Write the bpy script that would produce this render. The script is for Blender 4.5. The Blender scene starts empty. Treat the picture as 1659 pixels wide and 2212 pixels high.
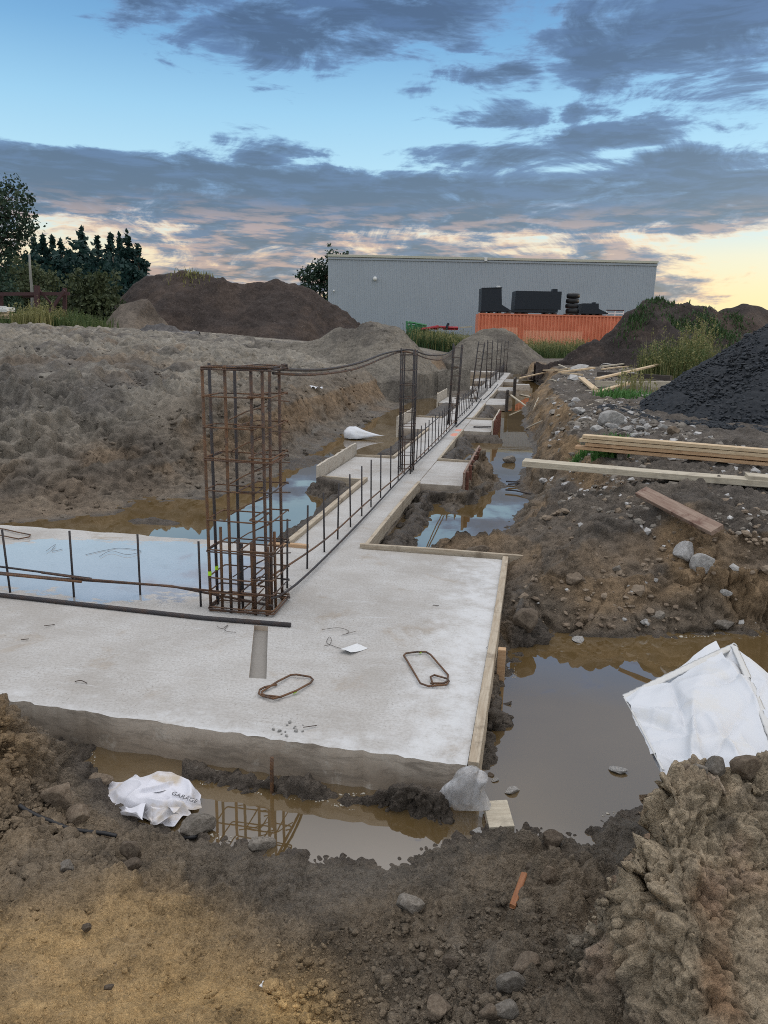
import bpy, bmesh, math, random
import numpy as np
from mathutils import Vector, Matrix, Euler

random.seed(7)
R = math.radians
SC = bpy.context.scene
COL = SC.collection

# ------------------------------------------------------------------ camera model
CAM_H, PITCH, ROLL, FPX = 2.0, R(13.2), R(1.2), 1662.0      # eye height above the slab, frame 1659 x 2212
PCX, PCY = 829.5, 1106.0
WATER_Z = -0.20

def ray(px, py):
    dx, dy = px - PCX, py - PCY
    a = (dx * math.cos(ROLL) + dy * math.sin(ROLL)) / FPX
    b = (-dx * math.sin(ROLL) + dy * math.cos(ROLL)) / FPX
    return (a, math.cos(PITCH) - b * math.sin(PITCH), -math.sin(PITCH) - b * math.cos(PITCH))

def at(px, py, z=0.0):
    d = ray(px, py); k = (z - CAM_H) / d[2]
    return Vector((d[0] * k, d[1] * k, z))

def at_y(px, py, Y):
    d = ray(px, py); k = Y / d[1]
    return Vector((d[0] * k, Y, CAM_H + d[2] * k))

# foundation frame: t runs across the strip (to the right), s runs along it (away)
ORG = Vector((-1.0, 5.4, 0)); SA = R(78.9)
US = Vector((math.cos(SA), math.sin(SA), 0)); UT = Vector((math.sin(SA), -math.cos(SA), 0))
ROT_ST = SA - math.pi / 2
def P(s, t, z=0.0): return ORG + US * s + UT * t + Vector((0, 0, z))
def to_st(x, y):
    x = x - ORG.x; y = y - ORG.y
    return x * US.x + y * US.y, x * UT.x + y * UT.y

cam = bpy.data.cameras.new('camera'); camo = bpy.data.objects.new('camera', cam); COL.objects.link(camo)
f_ = Vector((0, math.cos(PITCH), -math.sin(PITCH))); u_ = Vector((0, math.sin(PITCH), math.cos(PITCH))); r_ = Vector((1, 0, 0))
cx_ = r_ * math.cos(ROLL) + u_ * math.sin(ROLL); cy_ = -r_ * math.sin(ROLL) + u_ * math.cos(ROLL)
M = Matrix.Identity(4)
for i in range(3):
    M[i][0], M[i][1], M[i][2] = cx_[i], cy_[i], -f_[i]
M.translation = (0, 0, CAM_H)
camo.matrix_world = M
cam.sensor_fit = 'VERTICAL'; cam.sensor_height = 24.0; cam.lens = 24.0 * FPX / 2212.0
cam.clip_start = 0.05; cam.clip_end = 3000
SC.camera = camo

# ------------------------------------------------------------------ helpers: objects
def link(name, me, parent=None, mat=None):
    o = bpy.data.objects.new(name, me); COL.objects.link(o)
    if mat is not None and me is not None and hasattr(me, 'materials'): me.materials.append(mat)
    if parent is not None: o.parent = parent
    return o

def tag(o, label=None, cat=None, group=None, kind=None):
    if label: o['label'] = label
    if cat: o['category'] = cat
    if group: o['group'] = group
    if kind: o['kind'] = kind
    return o

def empty(name, loc=(0, 0, 0), rz=0.0):
    o = bpy.data.objects.new(name, None); COL.objects.link(o)
    o.location = loc; o.rotation_euler = (0, 0, rz); o.empty_display_size = 0.2
    return o

def copy_tree(o, parent=None):
    c = o.copy(); COL.objects.link(c)
    if parent is not None: c.parent = parent
    for ch in list(o.children): copy_tree(ch, c)
    return c

class MB:
    """collects geometry and links it as one mesh object"""
    def __init__(self): self.v = []; self.f = []
    def add(self, vs, fs):
        n = len(self.v); self.v.extend([tuple(p) for p in vs]); self.f.extend([tuple(i + n for i in q) for q in fs])
        return self
    def box(self, c, size, m=None, ch=0.0):
        hx, hy, hz = [k / 2 for k in size]; c = Vector(c)
        if ch <= 0:
            vs = [Vector((sx * hx, sy * hy, sz * hz)) for sz in (-1, 1) for sy in (-1, 1) for sx in (-1, 1)]
            fs = [(0, 2, 3, 1), (4, 5, 7, 6), (0, 1, 5, 4), (2, 6, 7, 3), (0, 4, 6, 2), (1, 3, 7, 5)]
        else:
            bm = bmesh.new(); bmesh.ops.create_cube(bm, size=1)
            for v in bm.verts: v.co = Vector((v.co.x * size[0], v.co.y * size[1], v.co.z * size[2]))
            bmesh.ops.bevel(bm, geom=list(bm.edges), offset=ch, segments=2, affect='EDGES', profile=0.6)
            bm.verts.ensure_lookup_table(); bm.verts.index_update()
            vs = [v.co.copy() for v in bm.verts]; fs = [[v.index for v in f.verts] for f in bm.faces]; bm.free()
        if m is not None: vs = [m @ v for v in vs]
        return self.add([v + c for v in vs], fs)
    def tube(self, pts, rad, n=8, cap=True, closed=False):
        pts = [Vector(p) for p in pts]; k = len(pts); base = len(self.v)
        rads = rad if isinstance(rad, (list, tuple)) else [rad] * k
        prev = None
        for i, p in enumerate(pts):
            if closed: d = pts[(i + 1) % k] - pts[i - 1]
            elif i == 0: d = pts[1] - pts[0]
            elif i == k - 1: d = pts[-1] - pts[-2]
            else: d = (pts[i + 1] - pts[i]).normalized() + (pts[i] - pts[i - 1]).normalized()
            d = d.normalized() if d.length > 1e-9 else Vector((0, 0, 1))
            if prev is None:
                prev = d.orthogonal().normalized()
            a = (prev - d * prev.dot(d))
            a = a.normalized() if a.length > 1e-6 else d.orthogonal().normalized()
            prev = a; b = d.cross(a)
            for j in range(n):
                th = 2 * math.pi * j / n
                self.v.append(tuple(p + (a * math.cos(th) + b * math.sin(th)) * rads[i]))
        m = k if closed else k - 1
        for i in range(m):
            for j in range(n):
                i2 = (i + 1) % k
                self.f.append((base + i * n + j, base + i * n + (j + 1) % n, base + i2 * n + (j + 1) % n, base + i2 * n + j))
        if cap and not closed:
            self.f.append(tuple(base + j for j in reversed(range(n)))); self.f.append(tuple(base + (k - 1) * n + j for j in range(n)))
        return self
    def prism(self, poly, vec):
        n = len(poly); vec = Vector(vec); a = [Vector(p) for p in poly]; b = [p + vec for p in a]
        fs = [tuple(range(n)), tuple(reversed(range(n, 2 * n)))] + [(i, i + n, (i + 1) % n + n, (i + 1) % n) for i in range(n)]
        return self.add(a + b, fs)
    def mesh(self, name, smooth=False):
        me = bpy.data.meshes.new(name); me.from_pydata(self.v, [], self.f); me.update()
        bm = bmesh.new(); bm.from_mesh(me); bmesh.ops.recalc_face_normals(bm, faces=bm.faces); bm.to_mesh(me); bm.free()
        if smooth:
            me.polygons.foreach_set('use_smooth', [True] * len(me.polygons))
        return me
    def build(self, name, mat, parent=None, smooth=False, loc=None):
        if loc is not None:
            loc = Vector(loc); self.v = [tuple(Vector(p) - loc) for p in self.v]
        o = link(name, self.mesh(name, smooth), parent, mat)
        if loc is not None: o.location = loc
        return o

def np_mesh(name, V, F, mat=None, smooth=True, attrs=None):
    me = bpy.data.meshes.new(name)
    V = np.ascontiguousarray(V, dtype=np.float32); F = np.ascontiguousarray(F, dtype=np.int32)
    nf, k = F.shape
    me.vertices.add(len(V)); me.vertices.foreach_set('co', V.ravel())
    me.loops.add(nf * k); me.loops.foreach_set('vertex_index', F.ravel())
    me.polygons.add(nf); me.polygons.foreach_set('loop_start', np.arange(0, nf * k, k, dtype=np.int32))
    me.polygons.foreach_set('loop_total', np.full(nf, k, dtype=np.int32))
    me.polygons.foreach_set('use_smooth', np.full(nf, smooth, dtype=bool))
    for an, arr in (attrs or {}).items():
        if arr.ndim == 2:
            a = me.attributes.new(an, 'FLOAT_COLOR', 'POINT')
            c = np.ones((len(V), 4), np.float32); c[:, :3] = arr; a.data.foreach_set('color', c.ravel())
        else:
            a = me.attributes.new(an, 'FLOAT', 'POINT'); a.data.foreach_set('value', arr.astype(np.float32).ravel())
    me.update(calc_edges=True)
    if mat: me.materials.append(mat)
    return me

# ------------------------------------------------------------------ helpers: noise
def _h(ix, iy, iz, seed):
    n = (ix.astype(np.uint32) * np.uint32(374761393) + iy.astype(np.uint32) * np.uint32(668265263)
         + iz.astype(np.uint32) * np.uint32(2147483647) + np.uint32((seed * 974634533) & 0xffffffff))
    n = (n ^ (n >> np.uint32(13))) * np.uint32(1274126177)
    n = (n ^ (n >> np.uint32(15))) * np.uint32(2246822519)
    n = n ^ (n >> np.uint32(16))
    return n.astype(np.float32) / np.float32(4294967295.0)

def vn3(x, y, z, seed=0):
    x = np.asarray(x, np.float32) + 500.37; y = np.asarray(y, np.float32) + 500.11; z = np.asarray(z, np.float32) + 500.73
    xi = np.floor(x); yi = np.floor(y); zi = np.floor(z)
    fx = x - xi; fy = y - yi; fz = z - zi
    fx = fx * fx * (3 - 2 * fx); fy = fy * fy * (3 - 2 * fy); fz = fz * fz * (3 - 2 * fz)
    xi = xi.astype(np.int64); yi = yi.astype(np.int64); zi = zi.astype(np.int64)
    def L(a, b, t): return a + (b - a) * t
    c = [_h(xi + i, yi + j, zi + k, seed) for k in (0, 1) for j in (0, 1) for i in (0, 1)]
    return L(L(L(c[0], c[1], fx), L(c[2], c[3], fx), fy), L(L(c[4], c[5], fx), L(c[6], c[7], fx), fy), fz)

_A = 0.8
def n3(x, y, z, lam, seed=0):
    """value noise in -1..1 of wavelength lam, axes turned per seed"""
    a = _A + seed * 1.3; ca, sa = math.cos(a), math.sin(a)
    X = (x * ca - y * sa); Y = (x * sa + y * ca); Z = z + 0.35 * X; X2 = X - 0.35 * z
    return vn3(X2 / lam, Y / lam, Z / lam, seed) * 2 - 1

def fbm(x, y, z, lam, octv=4, seed=0, gain=0.5):
    s = 0; a = 1; tot = 0
    for o in range(octv):
        s = s + a * n3(x, y, z, lam, seed + o); tot += a; a *= gain; lam *= 0.5
    return s / tot

def sstep(a, b, x):
    t = np.clip((x - a) / (b - a), 0, 1); return t * t * (3 - 2 * t)

def sd_poly(x, y, poly):
    d = np.full(x.shape, 1e9); inside = np.zeros(x.shape, bool); n = len(poly)
    for i in range(n):
        x0, y0 = poly[i]; x1, y1 = poly[(i + 1) % n]
        ex, ey = x1 - x0, y1 - y0
        t = np.clip(((x - x0) * ex + (y - y0) * ey) / (ex * ex + ey * ey + 1e-12), 0, 1)
        d = np.minimum(d, (x - x0 - ex * t) ** 2 + (y - y0 - ey * t) ** 2)
        c = ((y0 > y) != (y1 > y))
        with np.errstate(divide='ignore', invalid='ignore'):
            c &= (x < (ex) * (y - y0) / (ey if abs(ey) > 1e-12 else 1e-12) + x0)
        inside ^= c
    d = np.sqrt(d); return np.where(inside, -d, d)

def clods(x, y, cell, seed, fill=0.8, rmin=0.28, rmax=0.62):
    """height 0..~0.6 (in cells) of irregular lumps strewn one per cell"""
    ca, sa = math.cos(seed * 1.7), math.sin(seed * 1.7)
    X = ((x * ca - y * sa) / cell + 300).astype(np.float32); Y = ((x * sa + y * ca) / cell + 300).astype(np.float32)
    X = X + 0.35 * (vn3(X * 1.9, Y * 1.9, X * 0, seed + 5) - .5); Y = Y + 0.35 * (vn3(X * 1.9, Y * 1.9, X * 0, seed + 6) - .5)
    xi = np.floor(X).astype(np.int64); yi = np.floor(Y).astype(np.int64); zi = np.zeros_like(xi)
    out = np.zeros_like(X)
    for j in (-1, 0, 1):
        for i in (-1, 0, 1):
            cx = xi + i; cy = yi + j
            h1 = _h(cx, cy, zi, seed); h2 = _h(cx, cy, zi + 1, seed); h3 = _h(cx, cy, zi + 2, seed); h4 = _h(cx, cy, zi + 3, seed)
            rr = rmin + (rmax - rmin) * h3 * h3
            an = h4 * 6.28; co = np.cos(an); si = np.sin(an)
            dx = X - cx - h1; dy = Y - cy - h2
            u = dx * co + dy * si; v = (-dx * si + dy * co) * (1.0 + 0.7 * h2)
            q = 1 - (u * u + v * v) / (rr * rr)
            out = np.maximum(out, np.where(h4 < fill, np.sqrt(np.maximum(q, 0)) * rr * (0.45 + .5 * h1), 0))
    return out

def blocks(x, y, z, cell, seed, stretch=(1, 1, 1)):
    """broken ground: every cell is a tilted facet of its own, with a groove between neighbours; returns facet height and groove"""
    ca, sa = math.cos(seed * 2.1), math.sin(seed * 2.1); q = .30
    X = ((x * ca - y * sa) / cell / stretch[0] + 200).astype(np.float32); Y = ((x * sa + y * ca) / cell / stretch[1] + 200).astype(np.float32); Z = (z / cell / stretch[2] + 200).astype(np.float32)
    w1 = vn3(X * 1.7, Y * 1.7, Z * 1.7, seed + 3) - .5; w2 = vn3(X * 1.7, Y * 1.7, Z * 1.7, seed + 4) - .5; X = X + q * w1; Y = Y + q * w2; Z = Z + q * (w1 - w2)
    xi = np.floor(X).astype(np.int64); yi = np.floor(Y).astype(np.int64); zi = np.floor(Z).astype(np.int64)
    F1 = np.full(X.shape, 9., np.float32); F2 = F1.copy(); hb = np.zeros_like(X)
    for k in (-1, 0, 1):
        for j in (-1, 0, 1):
            for i in (-1, 0, 1):
                cx, cy, cz = xi + i, yi + j, zi + k
                h1 = _h(cx, cy, cz, seed); h2 = _h(cx, cy, cz, seed + 1); h3 = _h(cx, cy, cz, seed + 2)
                dx = X - cx - h1; dy = Y - cy - h2; dz = Z - cz - h3; d = dx * dx + dy * dy + dz * dz
                near = d < F1; F2 = np.where(near, F1, np.minimum(F2, d)); F1 = np.where(near, d, F1)
                hb = np.where(near, (h1 * 7.3 % 1 - .5) + .8 * (dx * (h2 - .5) + dy * (h3 - .5) + dz * (h1 - .5)) * 2, hb)
    return hb, np.sqrt(F2) - np.sqrt(F1)

def sd_line(x, y, pts):
    d = np.full(x.shape, 1e9)
    for (x0, y0), (x1, y1) in zip(pts[:-1], pts[1:]):
        ex, ey = x1 - x0, y1 - y0
        t = np.clip(((x - x0) * ex + (y - y0) * ey) / (ex * ex + ey * ey + 1e-12), 0, 1)
        d = np.minimum(d, (x - x0 - ex * t) ** 2 + (y - y0 - ey * t) ** 2)
    return np.sqrt(d)

# ------------------------------------------------------------------ helpers: shader nodes
class NT:
    def __init__(self, name):
        self.m = bpy.data.materials.new(name); self.m.use_nodes = True
        self.t = self.m.node_tree; self.t.nodes.clear()
        self.out = self.n('ShaderNodeOutputMaterial')
    def n(self, typ, **kw):
        nd = self.t.nodes.new(typ)
        for k, v in kw.items():
            setattr(nd, k, v)
        return nd
    def l(self, a, b): self.t.links.new(a, b)
    def set(self, sock, v):
        if isinstance(v, bpy.types.NodeSocket): self.l(v, sock)
        elif v is not None:
            if isinstance(v, (tuple, list)) and len(v) == 3 and sock.type == 'RGBA': v = (*v, 1)
            sock.default_value = v
    def math(self, op, a, b=None, c=None, clamp=False):
        nd = self.n('ShaderNodeMath', operation=op, use_clamp=clamp)
        self.set(nd.inputs[0], a)
        if b is not None: self.set(nd.inputs[1], b)
        if c is not None: self.set(nd.inputs[2], c)
        return nd.outputs[0]
    def mix(self, f, a, b, mode='MIX'):
        nd = self.n('ShaderNodeMix', data_type='RGBA', blend_type=mode)
        self.set(nd.inputs[0], f); self.set(nd.inputs[6], a); self.set(nd.inputs[7], b)
        return nd.outputs[2]
    def coord(self, kind='Object', scale=None, rot=None, loc=None):
        tc = self.n('ShaderNodeTexCoord'); o = tc.outputs[kind]
        if scale is None and loc is None and rot is None: return o
        mp = self.n('ShaderNodeMapping'); self.l(o, mp.inputs[0])
        if scale is not None: mp.inputs['Scale'].default_value = scale if isinstance(scale, (tuple, list)) else (scale,) * 3
        if loc is not None: mp.inputs['Location'].default_value = loc
        if rot is not None: mp.inputs['Rotation'].default_value = rot
        return mp.outputs[0]
    def noise(self, vec, scale, detail=4, rough=0.55, dist=0.0, col=False):
        nd = self.n('ShaderNodeTexNoise'); self.l(vec, nd.inputs['Vector'])
        nd.inputs['Scale'].default_value = scale; nd.inputs['Detail'].default_value = detail
        nd.inputs['Roughness'].default_value = rough; nd.inputs['Distortion'].default_value = dist
        return nd.outputs['Color' if col else 'Fac']
    def ramp(self, f, a, b, smooth=True):
        nd = self.n('ShaderNodeMapRange'); nd.interpolation_type = 'SMOOTHSTEP' if smooth else 'LINEAR'
        self.set(nd.inputs[0], f); nd.inputs[1].default_value = a; nd.inputs[2].default_value = b
        return nd.outputs[0]
    def bump(self, h, strength=0.5, dist=0.01):
        nd = self.n('ShaderNodeBump'); self.l(h, nd.inputs['Height'])
        nd.inputs['Strength'].default_value = strength; nd.inputs['Distance'].default_value = dist
        return nd.outputs[0]
    def bsdf(self, color, rough=0.8, normal=None, spec=0.4, metal=0.0, **kw):
        b = self.n('ShaderNodeBsdfPrincipled')
        self.set(b.inputs['Base Color'], color); self.set(b.inputs['Roughness'], rough)
        self.set(b.inputs['Specular IOR Level'], spec); self.set(b.inputs['Metallic'], metal)
        if normal is not None: self.l(normal, b.inputs['Normal'])
        for k, v in kw.items(): self.set(b.inputs[k.replace('_', ' ')], v)
        self.l(b.outputs[0], self.out.inputs[0])
        return b

MAT = {}
def vary(c, k): return tuple(x * k for x in c)

def m_simple(name, c, rough=0.7, var=0.25, scale=8, spec=0.35, metal=0.0, bump=0.0, bscale=60):
    t = NT(name); co = t.coord()
    n = t.noise(co, scale, 5, 0.6)
    nrm = t.bump(t.noise(co, bscale, 4), bump, 0.01) if bump else None
    t.bsdf(t.mix(n, vary(c, 1 - var), vary(c, 1 + var)), rough, nrm, spec, metal)
    MAT[name] = t.m; return t.m

def m_rebar(name, steel, rust, bias):
    t = NT(name); co = t.coord('Generated'); oc = t.coord()
    n = t.noise(oc, 5, 6, 0.7); n2 = t.noise(oc, 60, 3, 0.6)
    f = t.ramp(t.math('ADD', t.math('MULTIPLY', n, 0.8), t.math('MULTIPLY', n2, 0.3)), bias - 0.12, bias + 0.14)
    c = t.mix(f, steel, rust)
    w = t.n('ShaderNodeTexWave', wave_type='BANDS', bands_direction='DIAGONAL'); t.l(oc, w.inputs[0]); w.inputs['Scale'].default_value = 34
    b = t.math('ADD', t.math('MULTIPLY', w.outputs['Fac'], 0.6), n2)
    t.bsdf(c, 0.62, t.bump(b, 0.8, 0.003), 0.4, 0.0)
    MAT[name] = t.m; return t.m
m_rebar('rebar_dark', (0.036, 0.034, 0.038), (0.075, 0.045, 0.032), 0.62)
m_rebar('rebar_rust', (0.05, 0.04, 0.036), (0.145, 0.072, 0.033), 0.50)
m_rebar('rebar_mid', (0.04, 0.036, 0.037), (0.115, 0.06, 0.035), 0.53)

def m_wood(name, a, b, dirt=(0.2, 0.18, 0.15), dirt_amt=0.5, rough=0.75):
    t = NT(name); co = t.coord('Object', (1.2, 14, 14)); oc = t.coord()
    g = t.noise(co, 3.0, 6, 0.65, 0.6); g2 = t.noise(co, 14, 3, 0.6)
    c = t.mix(t.ramp(g, 0.3, 0.72), a, b)
    c = t.mix(t.math('MULTIPLY', t.ramp(g2, 0.52, 0.75), 0.35), c, vary(a, 0.55))
    d = t.ramp(t.noise(oc, 5.5, 6, 0.7), 0.5, 0.7)
    c = t.mix(t.math('MULTIPLY', d, dirt_amt), c, dirt)
    t.bsdf(c, rough, t.bump(t.math('ADD', g, g2), 0.35, 0.004), 0.25)
    MAT[name] = t.m; return t.m
m_wood('pine', (0.50, 0.365, 0.225), (0.64, 0.52, 0.36), (0.3, 0.22, 0.14), 0.35)
m_wood('pine_orange', (0.40, 0.245, 0.135), (0.54, 0.37, 0.225), (0.2, 0.11, 0.06), 0.5)
m_wood('grey_wood', (0.40, 0.35, 0.27), (0.55, 0.50, 0.40), (0.22, 0.19, 0.15), 0.5)
m_wood('form_wood', (0.36, 0.29, 0.21), (0.50, 0.44, 0.35), (0.16, 0.125, 0.09), 0.7)
m_wood('form_panel', (0.42, 0.37, 0.30), (0.55, 0.50, 0.43), (0.24, 0.18, 0.13), 0.6)
m_wood('red_wood', (0.13, 0.055, 0.04), (0.22, 0.10, 0.07), (0.08, 0.05, 0.045), 0.5)
m_wood('dark_wood', (0.055, 0.045, 0.04), (0.10, 0.085, 0.075), (0.04, 0.035, 0.03), 0.5)
m_wood('stained_wood', (0.20, 0.13, 0.10), (0.33, 0.25, 0.20), (0.12, 0.06, 0.045), 0.85)
m_wood('wet_stick', (0.24, 0.095, 0.04), (0.34, 0.16, 0.075), (0.1, 0.05, 0.03), 0.5, 0.4)

def m_concrete(name, slab=True):
    t = NT(name); oc = t.coord(); geo = t.n('ShaderNodeNewGeometry')
    sep = t.n('ShaderNodeSeparateXYZ'); t.l(oc, sep.inputs[0]); X, Y, Z = sep.outputs
    big = t.noise(oc, 0.9, 6, 0.62, 0.4); mid = t.noise(oc, 4.0, 6, 0.65); fine = t.noise(oc, 60, 4, 0.6)
    st = t.noise(t.coord('Object', (1.0, 7.0, 1.0)), 1.6, 6, 0.68, 0.8)
    c = t.mix(t.ramp(big, 0.34, 0.66), (0.38, 0.36, 0.335), (0.50, 0.49, 0.475))
    c = t.mix(t.math('MULTIPLY', t.ramp(mid, 0.42, 0.72), 0.5), c, (0.54, 0.54, 0.535))
    c = t.mix(t.math('MULTIPLY', t.ramp(st, 0.58, 0.76), 0.65), c, (0.62, 0.635, 0.65))
    c = t.mix(t.math('MULTIPLY', t.ramp(t.noise(oc, 2.3, 5, 0.7, 0.5), 0.56, 0.72), 0.5), c, (0.31, 0.24, 0.165))
    # tiny dark specks of aggregate and dirt
    sp = t.ramp(t.noise(oc, 70, 2, 0.5), 0.62, 0.68)
    c = t.mix(t.math('MULTIPLY', sp, t.math('MULTIPLY', t.ramp(mid, 0.4, 0.6), 0.6)), c, (0.16, 0.14, 0.12))
    c = t.mix(t.math('MULTIPLY', t.ramp(fine, 0.42, 0.62), 0.28), c, (0.22, 0.20, 0.175))
    tro = t.noise(t.coord('Object', (1.5, 26, 1), (0, 0, .35)), 2.4, 5, 0.7, 0.5); c = t.mix(t.math('MULTIPLY', t.ramp(tro, 0.5, 0.66), 0.22), c, (0.26, 0.235, 0.205))
    mud = t.ramp(t.noise(oc, 1.1, 7, 0.72, 0.6), 0.58, 0.70); c = t.mix(t.math('MULTIPLY', mud, 0.35), c, (0.23, 0.18, 0.125))
    rough = 0.85; coat = 0.0
    if slab:
        # white laitance along the front and right edges of the near slab
        ef = t.ramp(t.math('ADD', Y, t.math('MULTIPLY', mid, 1.0)), -1.0, -1.4)
        ef2 = t.math('MULTIPLY', t.ramp(t.math('ADD', X, t.math('MULTIPLY', mid, 0.9)), 1.75, 2.15), t.ramp(Y, 1.8, 1.6))
        c = t.mix(t.math('MULTIPLY', t.math('MAXIMUM', ef, ef2), t.math('MULTIPLY', t.ramp(t.noise(oc, 6, 8, 0.75), 0.30, 0.62), 0.8)), c, (0.62, 0.63, 0.64))
        # orange spray marks on the strip
        for (ms, mt, rs, rt) in ((11.15, 0.42, 0.22, 0.10), (10.35, 0.40, 0.30, 0.09)):
            dx = t.math('POWER', t.math('DIVIDE', t.math('SUBTRACT', X, mt), rt), 2.0)
            dy = t.math('POWER', t.math('DIVIDE', t.math('SUBTRACT', Y, ms), rs), 2.0)
            dd = t.math('ADD', t.math('ADD', dx, dy), t.math('MULTIPLY', mid, 1.6))
            c = t.mix(t.math('MULTIPLY', t.ramp(dd, 2.0, 1.0), 0.75), c, (0.75, 0.25, 0.15))
        # rain puddle on the slab left of the cage
        dx = t.math('POWER', t.math('DIVIDE', t.math('SUBTRACT', X, -1.42), 1.22), 2.0)
        dy = t.math('POWER', t.math('DIVIDE', t.math('SUBTRACT', Y, 0.64), 0.76), 2.0)
        nn = t.math('ADD', t.math('MULTIPLY', t.math('SUBTRACT', t.noise(oc, 1.5, 9, 0.68), 0.5), 3.0), t.math('MULTIPLY', t.math('SUBTRACT', t.noise(t.coord('Object', (.6, 3, 1)), 5, 6, 0.7), 0.5), 1.1))
        dd = t.math('ADD', t.math('ADD', dx, dy), nn)
        coat = t.ramp(dd, 1.22, 1.05)
        c = t.mix(t.math('MULTIPLY', coat, 0.35), c, (0.28, 0.28, 0.28))
        # general dampness makes parts of the top sheen
        damp = t.ramp(t.noise(oc, 1.4, 4, 0.6), 0.45, 0.7)
        rough = t.math('SUBTRACT', 0.85, t.math('MULTIPLY', damp, 0.25))
    grv = t.ramp(Z, -.012, -.03); c = t.mix(t.math('MULTIPLY', grv, .75), c, t.mix(mid, (0.13, 0.12, 0.105), (0.27, 0.25, 0.225)))
    # sides: mud-stained
    sn = t.n('ShaderNodeSeparateXYZ'); t.l(geo.outputs['True Normal'], sn.inputs[0])
    side = t.ramp(t.math('ABSOLUTE', sn.outputs[2]), 0.75, 0.4)
    sc = t.mix(t.ramp(t.math('ADD', t.math('MULTIPLY', Z, -2.2), t.math('MULTIPLY', mid, 0.8)), 0.35, 0.8), (0.56, 0.49, 0.41), (0.32, 0.26, 0.20))
    sc = t.mix(t.math('MULTIPLY', t.ramp(big, 0.55, 0.7), 0.5), sc, (0.40, 0.265, 0.165))
    sc = t.mix(t.math('MULTIPLY', fine, 0.35), sc, (0.17, 0.15, 0.13))
    stn = t.noise(t.coord('Object', (1, 1, 5)), 3.5, 7, 0.72, 0.8); sc = t.mix(t.math('MULTIPLY', t.ramp(stn, 0.46, 0.66), 0.6), sc, (0.15, 0.125, 0.10)); sc = t.mix(t.math('MULTIPLY', t.ramp(t.noise(oc, 7, 6, .7), 0.56, 0.68), 0.5), sc, (0.52, 0.48, 0.42))
    c = t.mix(side, c, sc)
    h = t.math('ADD', t.math('MULTIPLY', mid, 1.4), t.math('MULTIPLY', fine, 0.5))
    b = t.bsdf(c, rough, t.bump(h, 0.45, 0.006), 0.35)
    if slab:
        t.l(coat, b.inputs['Coat Weight']); b.inputs['Coat Roughness'].default_value = 0.02; b.inputs['Coat IOR'].default_value = 3.6
    MAT[name] = t.m
m_concrete('concrete'); m_concrete('pad_concrete', False)

def m_soil(name, bump=0.6, bscale=90, sat=1.0):
    """soil: colour of the soil type comes from the mesh, grain and damp sheen from noise"""
    t = NT(name); at_ = t.n('ShaderNodeAttribute', attribute_name='soil'); wt = t.n('ShaderNodeAttribute', attribute_name='wet')
    oc = t.coord()
    n1 = t.noise(oc, 9, 8, 0.7); n2 = t.noise(oc, bscale, 5, 0.7); n3_ = t.noise(oc, 1.3, 5, 0.65); n4 = t.noise(oc, bscale * 2.7, 3, 0.6)
    def dv(n, w): return t.math('MULTIPLY', t.math('SUBTRACT', n, 0.5), w)
    k = t.math('ADD', 1.06, t.math('ADD', dv(n1, 2.2), t.math('ADD', dv(n2, 1.9), t.math('ADD', dv(n3_, 1.5), dv(n4, 1.3)))))
    k = t.math('MAXIMUM', k, 0.18)
    cc = t.n('ShaderNodeCombineColor'); [t.l(k, cc.inputs[i]) for i in range(3)]
    c = t.mix(1.0, at_.outputs['Color'], cc.outputs[0], 'MULTIPLY')
    pale = t.ramp(t.noise(oc, bscale * .6, 3, 0.6), 0.64, 0.72)
    c = t.mix(t.math('MULTIPLY', pale, 0.25), c, (0.4, 0.37, 0.33))
    rough = t.math('SUBTRACT', 0.95, t.math('MULTIPLY', wt.outputs['Fac'], 0.5))
    h = t.math('ADD', n1, t.math('ADD', t.math('MULTIPLY', n2, 0.6), t.math('MULTIPLY', n4, 0.2)))
    t.bsdf(c, rough, t.bump(h, bump, 0.045), 0.3)
    MAT[name] = t.m
m_soil('soil', 0.95)
m_soil('heap_soil', 0.9, 30)

def m_water():
    t = NT('muddy_water'); co = t.coord('Object')
    n = t.noise(co, 0.8, 3, 0.5); n2 = t.noise(co, 9, 2, 0.5)
    c = t.mix(t.ramp(n, 0.35, 0.65), (0.10, 0.065, 0.025), (0.13, 0.088, 0.038))
    b = t.bsdf(c, 0.015, t.bump(t.math('ADD', n, t.math('MULTIPLY', n2, 0.06)), 0.06, 0.02), 0.5)
    b.inputs['IOR'].default_value = 3.6
    MAT['water'] = t.m
m_water()

def m_rock(name, a, b):
    t = NT(name); oc = t.coord(); n = t.noise(oc, 3.2, 7, 0.65); n2 = t.noise(oc, 22, 4, 0.6)
    oi = t.n('ShaderNodeObjectInfo')
    k = t.math('ADD', 0.8, t.math('MULTIPLY', oi.outputs['Random'], 0.4))
    c = t.mix(t.ramp(n, 0.35, 0.65), a, b)
    c = t.mix(t.math('MULTIPLY', t.ramp(n2, 0.55, 0.7), 0.4), c, vary(a, 0.5))
    cc = t.n('ShaderNodeCombineColor'); [t.l(k, cc.inputs[i]) for i in range(3)]
    c = t.mix(1.0, c, cc.outputs[0], 'MULTIPLY')
    t.bsdf(c, 0.8, t.bump(t.math('ADD', n, n2), 0.6, 0.03), 0.3)
    MAT[name] = t.m
m_rock('rock_pale', (0.30, 0.29, 0.28), (0.46, 0.45, 0.43))
m_rock('rock_grey', (0.165, 0.145, 0.12), (0.29, 0.26, 0.225))
m_rock('rock_brown', (0.14, 0.105, 0.075), (0.24, 0.19, 0.14))
m_rock('rock_dark', (0.095, 0.072, 0.053), (0.17, 0.135, 0.10))
m_rock('rock_white', (0.42, 0.41, 0.40), (0.58, 0.57, 0.56))

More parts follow.
